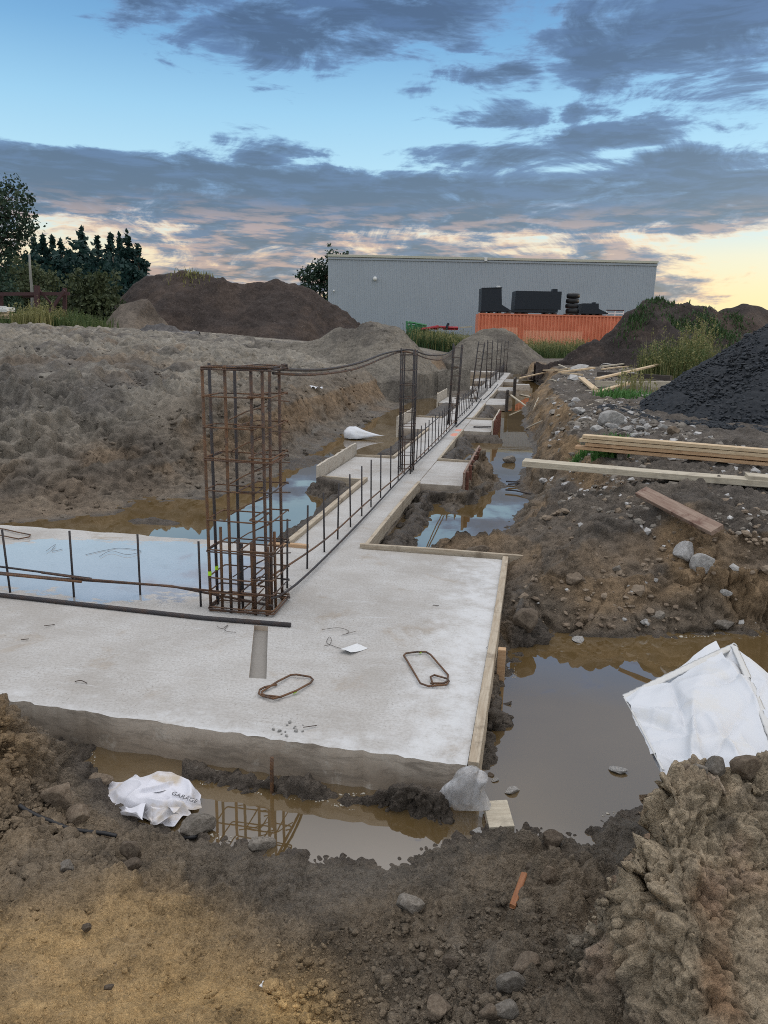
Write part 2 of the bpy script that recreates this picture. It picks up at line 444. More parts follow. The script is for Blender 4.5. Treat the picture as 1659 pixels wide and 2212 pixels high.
def m_cloth(name, c, dirt, dirt_amt, rough=0.6, scale=40):
    t = NT(name); oc = t.coord(); n = t.noise(oc, 6, 5, 0.6)
    w = t.noise(oc, scale * 4, 2, 0.5)
    col = t.mix(t.math('MULTIPLY', t.ramp(n, 0.5, 0.7), dirt_amt), c, dirt)
    t.bsdf(col, rough, t.bump(t.math('ADD', t.math('MULTIPLY', t.noise(oc, 9, 3, 0.5, 0.8), 1.0), t.math('MULTIPLY', w, 0.1)), 0.35, 0.01), 0.3)
    MAT[name] = t.m
m_cloth('bag_white', (0.60, 0.62, 0.655), (0.6, 0.57, 0.5), 0.35)
m_cloth('bag_dirty', (0.64, 0.645, 0.70), (0.44, 0.35, 0.22), 0.75)
m_cloth('hem_cream', (0.56, 0.55, 0.51), (0.30, 0.24, 0.16), 0.75)
m_cloth('bag_hem', (0.57, 0.57, 0.56), (0.36, 0.31, 0.24), 0.5)
m_cloth('paper', (0.66, 0.67, 0.68), (0.6, 0.58, 0.55), 0.3)
def m_film():
    t = NT('plastic_film'); oc = t.coord()
    b = t.bsdf((0.55, 0.55, 0.56), 0.25, t.bump(t.noise(oc, 12, 5, 0.6, 1.0), 0.5, 0.015), 0.5)
    tr = t.n('ShaderNodeBsdfTransparent'); mx = t.n('ShaderNodeMixShader')
    f = t.ramp(t.noise(oc, 9, 5, 0.65), 0.3, 0.7)
    t.l(t.math('ADD', 0.25, t.math('MULTIPLY', f, 0.65)), mx.inputs[0]); t.l(tr.outputs[0], mx.inputs[1]); t.l(b.outputs[0], mx.inputs[2])
    t.l(mx.outputs[0], t.out.inputs[0]); MAT['film'] = t.m
m_film()
m_simple('ink', (0.09, 0.09, 0.10), 0.6)
m_simple('black_rubber', (0.018, 0.018, 0.02), 0.5)
m_simple('lime_paint', (0.42, 0.75, 0.03), 0.5, 0.1)
m_simple('wire', (0.07, 0.05, 0.04), 0.5)
m_simple('cladding', (0.335, 0.38, 0.43), 0.5, 0.12, 0.35, 0.4)
m_simple('trim_pale', (0.50, 0.50, 0.42), 0.5, 0.06)
m_simple('white_metal', (0.75, 0.76, 0.75), 0.5, 0.05)
m_simple('navy_black', (0.012, 0.018, 0.028), 0.45, 0.2)
m_simple('red_oxide', (0.065, 0.032, 0.034), 0.7, 0.3, 3)
m_simple('red_paint', (0.35, 0.03, 0.04), 0.5, 0.2)
m_simple('green_paint', (0.06, 0.22, 0.10), 0.5, 0.2)
m_simple('bark', (0.09, 0.075, 0.06), 0.9, 0.3)
m_simple('pale_bark', (0.24, 0.24, 0.22), 0.8, 0.3)

def m_leaf(name, a, b, scale=0.6, trans=0.25):
    t = NT(name); oc = t.coord(); n = t.noise(oc, scale, 4, 0.6); geo = t.n('ShaderNodeNewGeometry')
    c = t.mix(t.ramp(t.math('ADD', t.math('MULTIPLY', n, 0.7), t.math('MULTIPLY', geo.outputs['Random Per Island'], 0.3)), 0.3, 0.7), a, b)
    p = t.bsdf(c, 0.6, None, 0.25)
    tl = t.n('ShaderNodeBsdfTranslucent'); t.l(c, tl.inputs[0]); mx = t.n('ShaderNodeMixShader'); mx.inputs[0].default_value = trans
    t.l(p.outputs[0], mx.inputs[1]); t.l(tl.outputs[0], mx.inputs[2]); t.l(mx.outputs[0], t.out.inputs[0])
    MAT[name] = t.m
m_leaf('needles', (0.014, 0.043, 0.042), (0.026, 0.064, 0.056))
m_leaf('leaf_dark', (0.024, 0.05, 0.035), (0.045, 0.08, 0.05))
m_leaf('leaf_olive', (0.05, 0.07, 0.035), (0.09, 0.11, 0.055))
m_leaf('leaf_fresh', (0.06, 0.16, 0.04), (0.11, 0.24, 0.07), 4)
m_leaf('grass_green', (0.055, 0.095, 0.03), (0.12, 0.15, 0.06), 1.5)
m_leaf('grass_straw', (0.16, 0.17, 0.06), (0.32, 0.30, 0.14), 2.5)
m_leaf('weed_green', (0.035, 0.075, 0.03), (0.07, 0.12, 0.045), 1.5)

# ------------------------------------------------------------------ sky
def build_world():
    w = bpy.data.worlds.new('World'); SC.world = w; w.use_nodes = True
    nt = w.node_tree; nt.nodes.clear()
    N = lambda typ, **kw: (lambda nd: ([setattr(nd, k, v) for k, v in kw.items()], nd)[1])(nt.nodes.new(typ))
    def S(sock, v):
        if isinstance(v, bpy.types.NodeSocket): nt.links.new(v, sock)
        else:
            if isinstance(v, tuple) and len(v) == 3 and sock.type == 'RGBA': v = (*v, 1)
            sock.default_value = v
    def mth(op, a, b=None, c=None):
        nd = N('ShaderNodeMath', operation=op); S(nd.inputs[0], a)
        if b is not None: S(nd.inputs[1], b)
        if c is not None: S(nd.inputs[2], c)
        return nd.outputs[0]
    def mix(f, a, b):
        nd = N('ShaderNodeMix', data_type='RGBA'); S(nd.inputs[0], f); S(nd.inputs[6], a); S(nd.inputs[7], b); return nd.outputs[2]
    def sm(f, a, b):
        nd = N('ShaderNodeMapRange'); nd.interpolation_type = 'SMOOTHSTEP'; S(nd.inputs[0], f); nd.inputs[1].default_value = a; nd.inputs[2].default_value = b
        return nd.outputs[0]
    def noise(vec, sc, det, ro=0.55, di=0.0):
        nd = N('ShaderNodeTexNoise'); S(nd.inputs['Vector'], vec); nd.inputs['Scale'].default_value = sc
        nd.inputs['Detail'].default_value = det; nd.inputs['Roughness'].default_value = ro; nd.inputs['Distortion'].default_value = di
        return nd.outputs['Fac']
    tc = N('ShaderNodeTexCoord'); sp = N('ShaderNodeSeparateXYZ'); S(sp.inputs[0], tc.outputs['Generated'])
    x, y, z = sp.outputs
    az = mth('MULTIPLY', mth('ARCTAN2', x, y), 180 / math.pi)
    el = mth('MULTIPLY', mth('ARCSINE', z), 180 / math.pi)
    # clear sky by height: glow at the horizon, blue above, unseen top brightened to light the ground
    rp = N('ShaderNodeValToRGB'); S(rp.inputs[0], mth('DIVIDE', mth('MAXIMUM', el, 0.0), 90.0))
    stops = [(0.0, (0.80, 0.68, 0.36)), (1.6, (0.80, 0.72, 0.42)), (3.4, (0.78, 0.72, 0.48)), (5.2, (0.74, 0.72, 0.58)), (7.4, (0.50, 0.68, 0.78)), (10, (0.42, 0.68, 0.84)),
             (14, (0.29, 0.56, 0.79)), (18, (0.155, 0.375, 0.65)), (21.5, (0.09, 0.255, 0.53)), (26, (0.19, 0.23, 0.31)), (34, (0.31, 0.32, 0.345)), (43, (0.92, 0.90, 0.90)), (56, (1.9, 1.84, 1.82)), (90, (2.6, 2.5, 2.46))]
    e = rp.color_ramp.elements
    e[0].position = 0; e[0].color = (*stops[0][1], 1); e[1].position = 1; e[1].color = (*stops[-1][1], 1)
    for p_, c_ in stops[1:-1]:
        q = e.new(p_ / 90.0); q.color = (*c_, 1)
    base = rp.outputs[0]
    # unseen sky beside and behind the camera, brightened to fill upright faces
    base = mix(mth('MULTIPLY', sm(mth('ABSOLUTE', az), 60.0, 120.0), mth('MULTIPLY', sm(el, 0.0, 8.0), 0.8)), base, (0.98, 1.0, 1.04))
    # left of the frame the horizon is cooler and pinker
    leftf = mth('MULTIPLY', sm(az, 10.0, -22.0), sm(el, 6.0, 1.0))
    base = mix(mth('MULTIPLY', leftf, 0.45), base, (0.85, 0.60, 0.42))
    # cloud cover
    cv = N('ShaderNodeCombineXYZ'); S(cv.inputs[0], mth('MULTIPLY', az, 0.055)); S(cv.inputs[1], mth('MULTIPLY', el, 0.14)); cv.inputs[2].default_value = 3.3
    n1 = noise(cv.outputs[0], 2.5, 11, 0.64, 0.6)
    cv2 = N('ShaderNodeCombineXYZ'); S(cv2.inputs[0], mth('MULTIPLY', az, 0.05)); S(cv2.inputs[1], mth('MULTIPLY', el, 0.30)); cv2.inputs[2].default_value = 9.1
    n2 = noise(cv2.outputs[0], 4.2, 8, 0.62, 0.3)
    cover = mth('MULTIPLY', n1, 0.0)
    blobs = [(560, 70, 120, 45, .85), (400, 20, 110, 30, .6), (800, 25, 170, 40, .8), (1010, 10, 70, 20, .5), (1480, 60, 190, 70, .75), (1320, 130, 90, 40, .75), (1600, 110, 90, 50, .6),
             (1085, 165, 60, 22, .75), (1150, 185, 22, 22, .5), (900, 190, 35, 18, .35), (1060, 245, 100, 26, .85), (940, 240, 40, 18, .5), (1230, 240, 30, 25, .5), (1430, 235, 55, 16, .42), (1590, 285, 40, 14, .45),
             (1280, 298, 140, 20, .8), (1080, 335, 160, 28, .8), (640, 320, 80, 16, .55), (480, 300, 30, 10, .4), (560, 345, 50, 14, .6), (250, 360, 240, 26, .8), (30, 345, 90, 22, .8), (1500, 350, 160, 26, .8)]
    for (bx, by, sx, sy, am) in blobs:
        if by < 200: sx, sy, am = sx * 1.3, sy * 1.3, am * 1.08
        d = Vector(ray(bx, by)).normalized(); a0 = math.degrees(math.atan2(d.x, d.y)); e0 = math.degrees(math.asin(d.z))
        k = math.degrees(1 / FPX)
        q = mth('ADD', mth('POWER', mth('DIVIDE', mth('SUBTRACT', az, a0), sx * k), 2.0), mth('POWER', mth('DIVIDE', mth('SUBTRACT', el, e0), sy * k), 2.0))
        g = mth('EXPONENT', mth('MULTIPLY', q, -0.55))
        cover = mth('MAXIMUM', cover, mth('MULTIPLY', g, am * 1.28))
    band = mth('MULTIPLY', sm(el, 11.6, 9.8), sm(el, 5.2, 7.6))
    low = mth('MULTIPLY', mth('MULTIPLY', sm(el, 9.0, 6.4), sm(el, 1.0, 3.6)), sm(az, 30.0, 15.0))
    cover = mth('MAXIMUM', cover, mth('MULTIPLY', band, 1.0))
    cover = mth('MAXIMUM', cover, mth('MULTIPLY', low, 0.74))
    behind = mth('MULTIPLY', sm(mth('ABSOLUTE', az), 34.0, 60.0), mth('MULTIPLY', sm(el, 26.0, 14.0), sm(el, 0.0, 4.0)))
    cover = mth('MAXIMUM', cover, mth('MULTIPLY', behind, 0.35))
    nz = mth('ADD', mth('MULTIPLY', n1, 0.68), mth('MULTIPLY', n2, 0.32))
    dens = mth('ADD', cover, mth('MULTIPLY', mth('SUBTRACT', nz, 0.5), 3.4))
    alpha = sm(dens, 0.36, 0.66)
    core = sm(dens, 0.42, 0.95)
    ccol = mix(core, (0.14, 0.27, 0.51), (0.036, 0.072, 0.17))
    ccol = mix(mth('MULTIPLY', sm(n2, 0.46, 0.66), 0.55), ccol, (0.075, 0.15, 0.34))
    # warm light under the low clouds
    warm = mth('MULTIPLY', sm(el, 9.2, 6.2), sm(noise(cv2.outputs[0], 5.5, 6, 0.6, 0.2), 0.44, 0.62))
    ccol = mix(mth('MULTIPLY', warm, 0.75), ccol, (0.50, 0.33, 0.31))
    edge = mth('MULTIPLY', mth('MULTIPLY', sm(el, 9.0, 6.6), sm(dens, 0.80, 0.42)), 0.85)
    ccol = mix(edge, ccol, (1.05, 0.70, 0.38))
    col = mix(mth('MULTIPLY', alpha, 0.95), base, ccol)
    bg = N('ShaderNodeBackground'); S(bg.inputs[0], col); bg.inputs[1].default_value = 1.0
    sky = N('ShaderNodeTexSky'); sky.sky_type = 'NISHITA'; sky.sun_disc = False
    sky.sun_elevation = SUN_EL; sky.sun_rotation = SUN_AZ
    bg2 = N('ShaderNodeBackground'); S(bg2.inputs[0], sky.outputs[0]); bg2.inputs[1].default_value = 0.05
    ad = N('ShaderNodeAddShader'); S(ad.inputs[0], bg.outputs[0]); S(ad.inputs[1], bg2.outputs[0])
    o = N('ShaderNodeOutputWorld'); S(o.inputs[0], ad.outputs[0])
    w.cycles.sampling_method = 'MANUAL'; w.cycles.sample_map_resolution = 512

SUN_EL, SUN_AZ = R(6.0), R(75.0)
build_world()
sun = bpy.data.lights.new('sun', 'SUN'); suno = bpy.data.objects.new('sun', sun); COL.objects.link(suno)
sun.energy = 0.5; sun.angle = R(22); sun.color = (1.0, 0.86, 0.68)
sd = Vector((math.sin(SUN_AZ) * math.cos(SUN_EL), math.cos(SUN_AZ) * math.cos(SUN_EL), math.sin(SUN_EL)))
suno.rotation_euler = (-sd).to_track_quat('-Z', 'Y').to_euler()
SC.view_settings.view_transform = 'Standard'; SC.view_settings.look = 'None'
SC.view_settings.exposure = 0.0; SC.view_settings.gamma = 1.0; SC.view_settings.use_curve_mapping = False

# ------------------------------------------------------------------ terrain
def wl(*pts): return [tuple(at(px, py, WATER_Z)[:2]) for px, py in pts]
POND = wl((190, 1608), (160, 1650), (165, 1690), (235, 1750), (400, 1812), (560, 1838), (690, 1862), (830, 1868), (925, 1815), (1050, 1802), (1280, 1815), (1340, 1780),
          (1420, 1770), (1900, 1790), (2500, 1700), (2500, 1380), (1900, 1378), (1659, 1374), (1560, 1366), (1500, 1372), (1350, 1382), (1240, 1378), (1150, 1368), (1108, 1372),
          (1098, 1400), (1098, 1480), (1050, 1560), (1030, 1640))
POND = POND + [tuple(P(s, t)[:2]) for s, t in ((-1.4, 1.6), (-1.4, 0.0), (-1.4, -0.5), (-1.74, -0.55))]
TRENCH_R = wl((868, 1193), (880, 1160), (905, 1118), (935, 1095), (990, 1108), (1030, 1078), (1070, 1058), (1096, 1050), (1090, 1035), (1060, 1010), (1035, 985), (1040, 970), (1012, 985), (985, 975), (1000, 945),
              (1050, 945), (1050, 870), (1075, 840), (1100, 822), (1110, 806), (1128, 806), (1150, 822), (1168, 838), (1162, 850), (1128, 880), (1128, 920), (1150, 945), (1152, 1000), (1122, 1046), (1136, 1066), (1146, 1088), (1100, 1138), (1060, 1172), (1010, 1199))
TRENCH_L = wl((-700, 1180), (-300, 1150), (60, 1128), (130, 1122), (250, 1112), (300, 1085), (440, 1078), (560, 1040), (640, 1000), (700, 965), (790, 915), (880, 872), (930, 838), (975, 806), (1000, 796), (1085, 796), (1108, 806),
               (1085, 815), (1000, 900), (900, 985), (700, 1100), (610, 1190), (440, 1200), (0, 1150), (-700, 1250))
UNDER = [tuple(P(s, t)[:2]) for s, t in ((-1.76, -9), (-1.76, 1.7), (1.62, 1.7), (1.62, .9), (37, 0.9), (37, -.8), (1.6, -.8), (1.6, -9))]
LEDGE = [tuple(P(s, t)[:2]) for s, t in ((-1.87, 0.42), (-1.90, 0.7), (-1.90, 1.0), (-1.90, 1.35), (-1.93, 1.70))]
LUMP = [(0.86, 2.08), (0.96, 2.16), (1.2, 2.20), (1.6, 2.26), (3.2, 2.6), (3.2, 2.35), (1.6, 2.12), (1.2, 2.06), (0.90, 2.02)]

def macro(x, y, want=False):
    """large forms of the ground; x, y arrays in metres"""
    x = np.asarray(x, np.float64); y = np.asarray(y, np.float64)
    zz = np.zeros_like(x)
    wx = x + 0.06 * n3(x, y, zz, 0.5, 11) + 0.10 * sstep(7, 14, y) * n3(x, y, zz, 1.3, 13)
    wy = y + 0.06 * n3(x, y, zz, 0.5, 12) + 0.10 * sstep(7, 14, y) * n3(x, y, zz, 1.3, 14)
    d1 = sd_poly(wx, wy, POND); d2 = sd_poly(wx, wy, TRENCH_R); d3 = sd_poly(wx, wy, TRENCH_L)
    d = np.minimum(np.minimum(np.minimum(d1, d2), d3), sd_poly(x, y, UNDER))
    s, t = to_st(x, y)
    o = np.maximum(d, 0)
    # four kinds of bank
    gentle = sstep(0.4, -1.6, x) * sstep(13.0, 9.0, y)
    zl_cut = np.interp(o, [0, .45, .55, .95, 1.3, 4, 9, 16, 40], [0, .07, .14, .72, .95, 1.30, 1.75, 2.12, 2.16])
    zl_gen = np.interp(o, [0, .5, 1.1, 1.5, 1.9, 2.6, 4, 8, 15, 40], [0, .05, .14, .42, .60, .78, 1.0, 1.52, 2.10, 2.16])
    zl = zl_cut * (1 - gentle) + zl_gen * gentle
    zr = np.interp(o, [0, .12, .35, .7, 1.3, 6, 30, 60, 100], [0, .06, .50, .80, .88, .92, 1.0, 1.5, 1.6])
    zp = np.interp(o, [0, .12, .45, .9, 1.5, 2.1, 5], [0, .10, .33, .56, .74, .84, .9])
    zn = np.interp(o, [0, .15, .5, 1.0, 1.6, 2.4, 5], [0, .04, .12, .28, .50, .64, .70])
    zp2 = np.interp(o, [0, .10, .22, .55, .85, 5], [0, .10, .44, .68, .80, .9]); kx = sstep(2.2, 2.7, x) * sstep(4.5, 5.2, y); zp = zp * (1 - kx) + zp2 * kx
    far = sstep(36, 48, s)
    wl_ = sstep(0.6, -0.4, t) * sstep(-0.6, 0.6, s)
    wn = sstep(-1.2, -2.2, s) * sstep(4.6, 3.4, y)
    prom = sstep(10.5, 8.5, y)
    zright = zr * (1 - prom) + zp * prom
    z = zright * (1 - wl_) + zl * wl_
    zf = np.interp(o, [0, .3, .8, 1.2, 3, 12, 60], [0, .08, .55, .72, .75, .85, 1.3])
    # the left spoil plateau is high, the ground behind the far end is low
    wf = far * sstep(-6, -1, t)
    z = z * (1 - wf) + zf * wf
    z = z * (1 - wn) + zn * wn
    z = WATER_Z + np.where(d > 0, z, -0.22 * sstep(0, 0.35, -d))
    # ---- mud above the water inside the pit
    def blob(cx, cy, rx, ry, h, rot=0.0, pw=1.0):
        c, sn = math.cos(rot), math.sin(rot); u = ((x - cx) * c + (y - cy) * sn) / rx; v = (-(x - cx) * sn + (y - cy) * c) / ry
        return h * np.exp(-(u * u + v * v) ** pw)
    low = WATER_Z - 0.12
    add = np.full_like(x, -9.0)
    # ledge of mud pressed against the front face of the slab
    dl = sd_line(x, y, LEDGE); add = np.maximum(add, low + (0.155 + 0.06 * n3(x, y, zz, 0.3, 21) + .06 * sstep(1.2, 1.6, t)) * np.exp(-(dl / (0.115 + .035 * n3(x, y, zz, .5, 22))) ** 2))
    # mud against the right edge of the slab, the strip, the pads and under the formwork
    for (sa, ta, sb, tb, h, r) in ((-1.05, 1.88, -.6, 1.90, .19, .09), (0.3, 1.98, 1.5, 2.05, .30, .15), (1.95, .66, 4.9, .66, .25, .20), (4.75, .6, 4.92, 1.15, .28, .16), (5.5, 1.28, 6.7, 1.36, .29, .22),
                                   (7.3, .62, 10.3, .62, .30, .20), (10.9, .6, 11.0, 1.2, .24, .25), (13.5, .62, 17.4, .62, .30, .22), (1.9, -.35, 4.9, -.42, .26, .22), (4.8, -.5, 5.0, -.9, .30, .22),
                                   (7.4, -.45, 10.8, -.45, .30, .30), (13.7, -.5, 17.2, -.6, .34, .4), (19.9, -.5, 23.5, -.6, .34, .4), (19.9, .7, 23.5, .7, .3, .25)):
        q = sd_line(x, y, [tuple(P(sa, ta)[:2]), tuple(P(sb, tb)[:2])])
        add = np.maximum(add, low + h * (1 + .25 * n3(x, y, zz, .45, 23)) * np.exp(-(q / (r * (1 + .35 * n3(x, y, zz, .6, 24)))) ** 2))
    c = at(330, 1128, WATER_Z); add = np.maximum(add, low + blob(c.x, c.y, .55, .22, .165, -.15))
    c = at(650, 1000, WATER_Z); add = np.maximum(add, low + blob(c.x, c.y, .5, 1.4, .165, -.25))
    z = np.maximum(z, add)
    # ---- lumps of the near bank
    ld = sd_poly(x + 0.05 * n3(x, y, zz, .3, 31), y + 0.05 * n3(x, y, zz, .3, 32), LUMP)
    fr = np.clip((ld + .02) / 0.62, 0, 1) ** 1.15; bk = sstep(0.0, 0.17, ld)
    front = sstep(2.08, 1.98, y - 0.16 * (x - .85)) * sstep(0.62, 0.86, x + .35 * (y - 1.6))
    fall = 1 - (fr * front + bk * (1 - front))
    z = z + fall * np.maximum(0.735 - 0.05 * sstep(1.6, 3, x) - z, 0) * 0.97
    z = z + blob(-2.05, 3.22, .50, .34, .42, .3, 1.8) + blob(-1.62, 2.95, .34, .26, .13) + blob(-1.2, 2.55, .35, .25, .05)
    z = z + blob(0.25, 1.75, .28, .2, .05) + blob(-.3, 2.0, .5, .16, -.03)
    # black sand and rubble floor right of the trench rises a little
    if want: return z, d, s, t, wl_, wn, prom, fall, d1, d2, d3
    return z

_RR = 1.0 * np.exp(np.linspace(0, math.log(180), 5000))
def hit(px, py):
    """where the view ray through a frame point meets the ground"""
    d = ray(px, py); h = math.hypot(d[0], d[1]); k = _RR / h
    z = macro(d[0] * k, d[1] * k); rz = CAM_H + d[2] * k
    i = np.argmax(rz < z)
    if rz[i] >= z[i]: i = len(k) - 1
    return Vector((d[0] * k[i], d[1] * k[i], float(z[i])))
def gz(x, y): return float(macro(np.array([x]), np.array([y]))[0])

def detail_amp(lam, spacing): return np.clip(lam / (2.2 * spacing) - 1.0, 0, 1)

SOILMAP = {}
def soil_at(x, y):
    m = SOILMAP; i = np.clip(np.searchsorted(m['rs'], np.hypot(x, y)), 0, len(m['rs']) - 1); j = np.clip(np.round((np.arctan2(x, y) - m['a0']) / m['da']).astype(int), 0, m['na'] - 1)
    return m['col'][i, j]

def build_ground():
    NA, AMAX = 980, R(46)
    ang = np.linspace(-AMAX, AMAX, NA)
    rs = [0.9]
    while rs[-1] < 900:
        r = rs[-1]
        dr = 0.0042 if r < 3.4 else min(0.0042 + (r - 3.4) * 0.0021, 0.06) if r < 34 else 0.06 + (r - 34) * 0.06
        rs.append(r + dr)
    rs = np.array(rs); NR = len(rs)
    A, RR = np.meshgrid(ang, rs)
    X = RR * np.sin(A); Y = RR * np.cos(A)
    z, d, s, t, wL, wN, prom, fall, d1, d2, d3 = [q.astype(np.float32) for q in macro(X, Y, True)]
    X = X.astype(np.float32); Y = Y.astype(np.float32)
    sp = np.maximum(np.gradient(rs)[:, None], RR * (ang[1] - ang[0])).astype(np.float32)
    # normals of the large form
    Pn = np.stack([X, Y, z], -1)
    nrm = np.cross(np.gradient(Pn, axis=1), np.gradient(Pn, axis=0)); nrm /= np.linalg.norm(nrm, axis=-1, keepdims=True) + 1e-9
    nrm *= np.sign(nrm[..., 2:3] + 1e-9)
    steep = 1 - nrm[..., 2]
    # roughness of the soil surface by place
    smooth_ochre = sstep(0.40, 0.95, d + .25 * n3(X, Y, z * 0, .5, 9)) * sstep(0.16, -0.32, X + .2 * n3(X, Y, z * 0, .4, 8)) * wN * sstep(3.0, 2.6, Y)
    smooth_ochre = smooth_ochre * (0.75 + 0.25 * n3(X, Y, z * 0, 0.5, 5))
    under = sstep(WATER_Z - .03, WATER_Z - .10, z); land = sstep(WATER_Z - .07, WATER_Z + .0, z)
    wetband = sstep(0.42, 0.08, d + 0.28 * n3(X, Y, z * 0, 0.6, 6) + .12 * n3(X, Y, z * 0, .2, 7))
    bigc = np.abs(n3(X, Y, z, .55, 41)); c1 = np.abs(n3(X, Y, z, .24, 42)); c2 = np.abs(n3(X, Y, z, .11, 43)); c3 = np.abs(n3(X, Y, z, .05, 44))
    c4 = np.abs(n3(X, Y, z, .023, 45)); w1 = n3(X, Y, z, 1.5, 46); m1 = n3(X, Y, z, .8, 47)
    patch = sstep(-0.25, 0.35, m1)
    amp = 1.0 - 0.80 * smooth_ochre - 0.30 * wetband
    rough_left = wL * sstep(0.6, 2.0, d)
    h = 0.03 * w1 * sstep(0, .8, d)
    amp = amp * (1 - .35 * fall)
    h = h + amp * detail_amp(.55, sp) * (bigc - .3) * (0.07 + 0.24 * rough_left) * (1 - .7 * fall) * sstep(.1, .7, d)
    h = h + amp * detail_amp(.24, sp) * (c1 - .3) * (0.06 + 0.17 * rough_left) * (.5 + .5 * patch)
    h = h + amp * detail_amp(.11, sp) * (c2 - .3) * (0.055 + 0.10 * rough_left + .02 * fall) * (.45 + .55 * patch)
    h = h + amp * detail_amp(.05, sp) * (c3 - .3) * (0.042 + .030 * fall) * (.4 + .6 * patch)
    h = h + (.25 + .75 * amp) * detail_amp(.023, sp) * (c4 - .3) * (0.020 + .014 * fall)
    # loose lumps of earth lying everywhere but on the trodden ochre patch
    nearm = (RR < 9)
    for cell, sd_, k in ((.16, 81, .8), (.075, 82, 1.05), (.034, 83, 1.1)):
        cl = np.zeros_like(X); cl[nearm] = clods(X[nearm], Y[nearm], cell, sd_)
        pm = sstep(-.2, .5, n3(X, Y, z * 0, .45, int(sd_) + 9) + .3 * (1 - smooth_ochre))
        if cell > .1: cl = cl * (1 - sstep(.45, .8, fall))
        h = h + cl * cell * k * (1 - .9 * sstep(.05, .4, np.maximum(fall, steep * 1.5))) * detail_amp(cell * .8, sp) * pm * np.clip(amp * 1.15 - .12, .04, 1) * land
    farm = (RR >= 7) & (RR < 30)
    cl = np.zeros_like(X); cl[farm] = clods(X[farm], Y[farm], .22, 84); h = h + cl * .22 * .8 * sstep(7, 9, RR) * detail_amp(.16, sp) * (.4 + .6 * patch) * sstep(.1, .5, d)
    # fissures in steep faces run down the face
    fis = np.abs(n3(X * 1.0, Y * 1.0, z * 0.35, .20, 51)); fis2 = np.abs(n3(X, Y, z * .3, .42, 52))
    h = h - steep * 0.07 * sstep(0.10, 0.0, fis) - sstep(.1, .4, steep) * 0.08 * sstep(0.05, 0.0, fis2)
    h = h + sstep(.08, .4, steep) * (0.04 * n3(X, Y, z, .3, 53) + 0.03 * n3(X, Y, z, .13, 54) + .03 * (np.abs(n3(X, Y, z, .07, 55)) - .3) + .02 * (np.abs(n3(X, Y, z, .035, 56)) - .3))
    crk = np.abs(n3(X * 1.0 + .3 * Y, Y * .22, z * .22, .15, 57)); crk2 = np.abs(n3(X - .4 * Y, Y * .35, z * .3, .33, 58))
    h = h - fall * sstep(.05, .3, steep) * (.075 * sstep(.06, 0., crk) * sstep(-.2, .1, m1) + .12 * sstep(.04, 0., crk2))
    bm_ = np.clip(fall * 1.2 + sstep(.10, .35, steep) * sstep(16, 11, RR) + .5 * wL * sstep(.3, .7, d) * sstep(3.5, 2, d) * sstep(16, 11, RR), 0, 1) * land
    sel = bm_ > .03
    for cell, sd_, k, g in ((.30, 131, .040, .030), (.11, 132, .022, .014), (.045, 133, .013, .007)):
        hb, gr = blocks(X[sel], Y[sel], z[sel], cell, sd_, (1, 1, 1.5)); q = np.zeros_like(X); q[sel] = k * hb - g * sstep(.16, 0, gr)
        h = h + q * bm_ * detail_amp(cell * .7, sp)
    h = h * (1 - .8 * under)
    Pn = Pn + nrm * h[..., None]
    # keep the soil clear of the slab
    st_in = ((np.abs(t - .14) < .36) & (s > 1.2) & (s < 37)) | ((s > -1.8) & (s < 1.66) & (t < 1.8) & (t > -8))
    Pn[..., 2] = np.where(st_in, np.minimum(Pn[..., 2], -0.07), Pn[..., 2])
    zz = Pn[..., 2]
    # soil types
    def C(*c): return np.array(c, np.float32)
    def lerp(a, b, f): return a + (b - a) * f[..., None]
    na = fbm(X, Y, z * 0, 1.6, 4, 61); nb = fbm(X, Y, z, .5, 4, 65); nc = fbm(X, Y, z, .16, 3, 69)
    col = np.broadcast_to(C(.135, .118, .100), X.shape + (3,)).copy()
    left = np.broadcast_to(C(.185, .168, .142), X.shape + (3,)); left = lerp(left, C(.115, .105, .094), sstep(-.1, .3, na)); left = lerp(left, C(.27, .25, .215), sstep(.1, .5, nb) * .6)
    left = lerp(left, C(.105, .082, .060), sstep(2.6, 1.0, d + .6 * na) * .6); left = lerp(left, C(.19, .125, .07), sstep(.16, .42, steep + .25 * nb) * sstep(2.0, 1.0, d) * .6); left = lerp(left, C(.145, .135, .12), sstep(.75, .45, d + .1 * nb) * sstep(.1, .3, steep) * .8)
    left = lerp(left, C(.17, .125, .085), sstep(.3, .55, fbm(X, Y, z * 0, 2.6, 3, 75)) * .5)
    right = np.broadcast_to(C(.098, .085, .073), X.shape + (3,)); right = lerp(right, C(.13, .11, .09), sstep(-.1, .4, na))
    right = lerp(right, C(.21, .145, .085), sstep(.06, .3, steep + .12 * nb) * sstep(1.8, .7, d))
    right = lerp(right, C(.16, .15, .14), sstep(.15, .5, nb) * sstep(1.2, 2.2, d) * .5)
    near = np.broadcast_to(C(.148, .119, .087), X.shape + (3,)); near = lerp(near, C(.083, .077, .068), sstep(-.05, .4, na + .5 * nb) * .65)
    near = lerp(near, C(.52, .335, .135), np.clip(smooth_ochre * (1.1 + .9 * nb), 0, 1) * .95); near = lerp(near, C(.13, .10, .068), sstep(.15, .4, fbm(X, Y, z * 0, .7, 4, 78)) * .6)
    lumpc = lerp(np.broadcast_to(C(.29, .235, .165), X.shape + (3,)), C(.12, .115, .105), sstep(-.05, .25, nb + .3 * na)); lumpc = lerp(lumpc, C(.44, .40, .34), sstep(.15, .45, nc + .5 * nb) * .6)
    lumpc = lerp(lumpc, C(.185, .085, .032), sstep(.1, .45, -na + .4 * nc) * .7); lumpc = lerp(lumpc, C(.07, .062, .052), sstep(.2, .45, fbm(X, Y, z, .3, 4, 79)) * .7)
    near = lerp(near, lumpc, sstep(.02, .3, fall) )
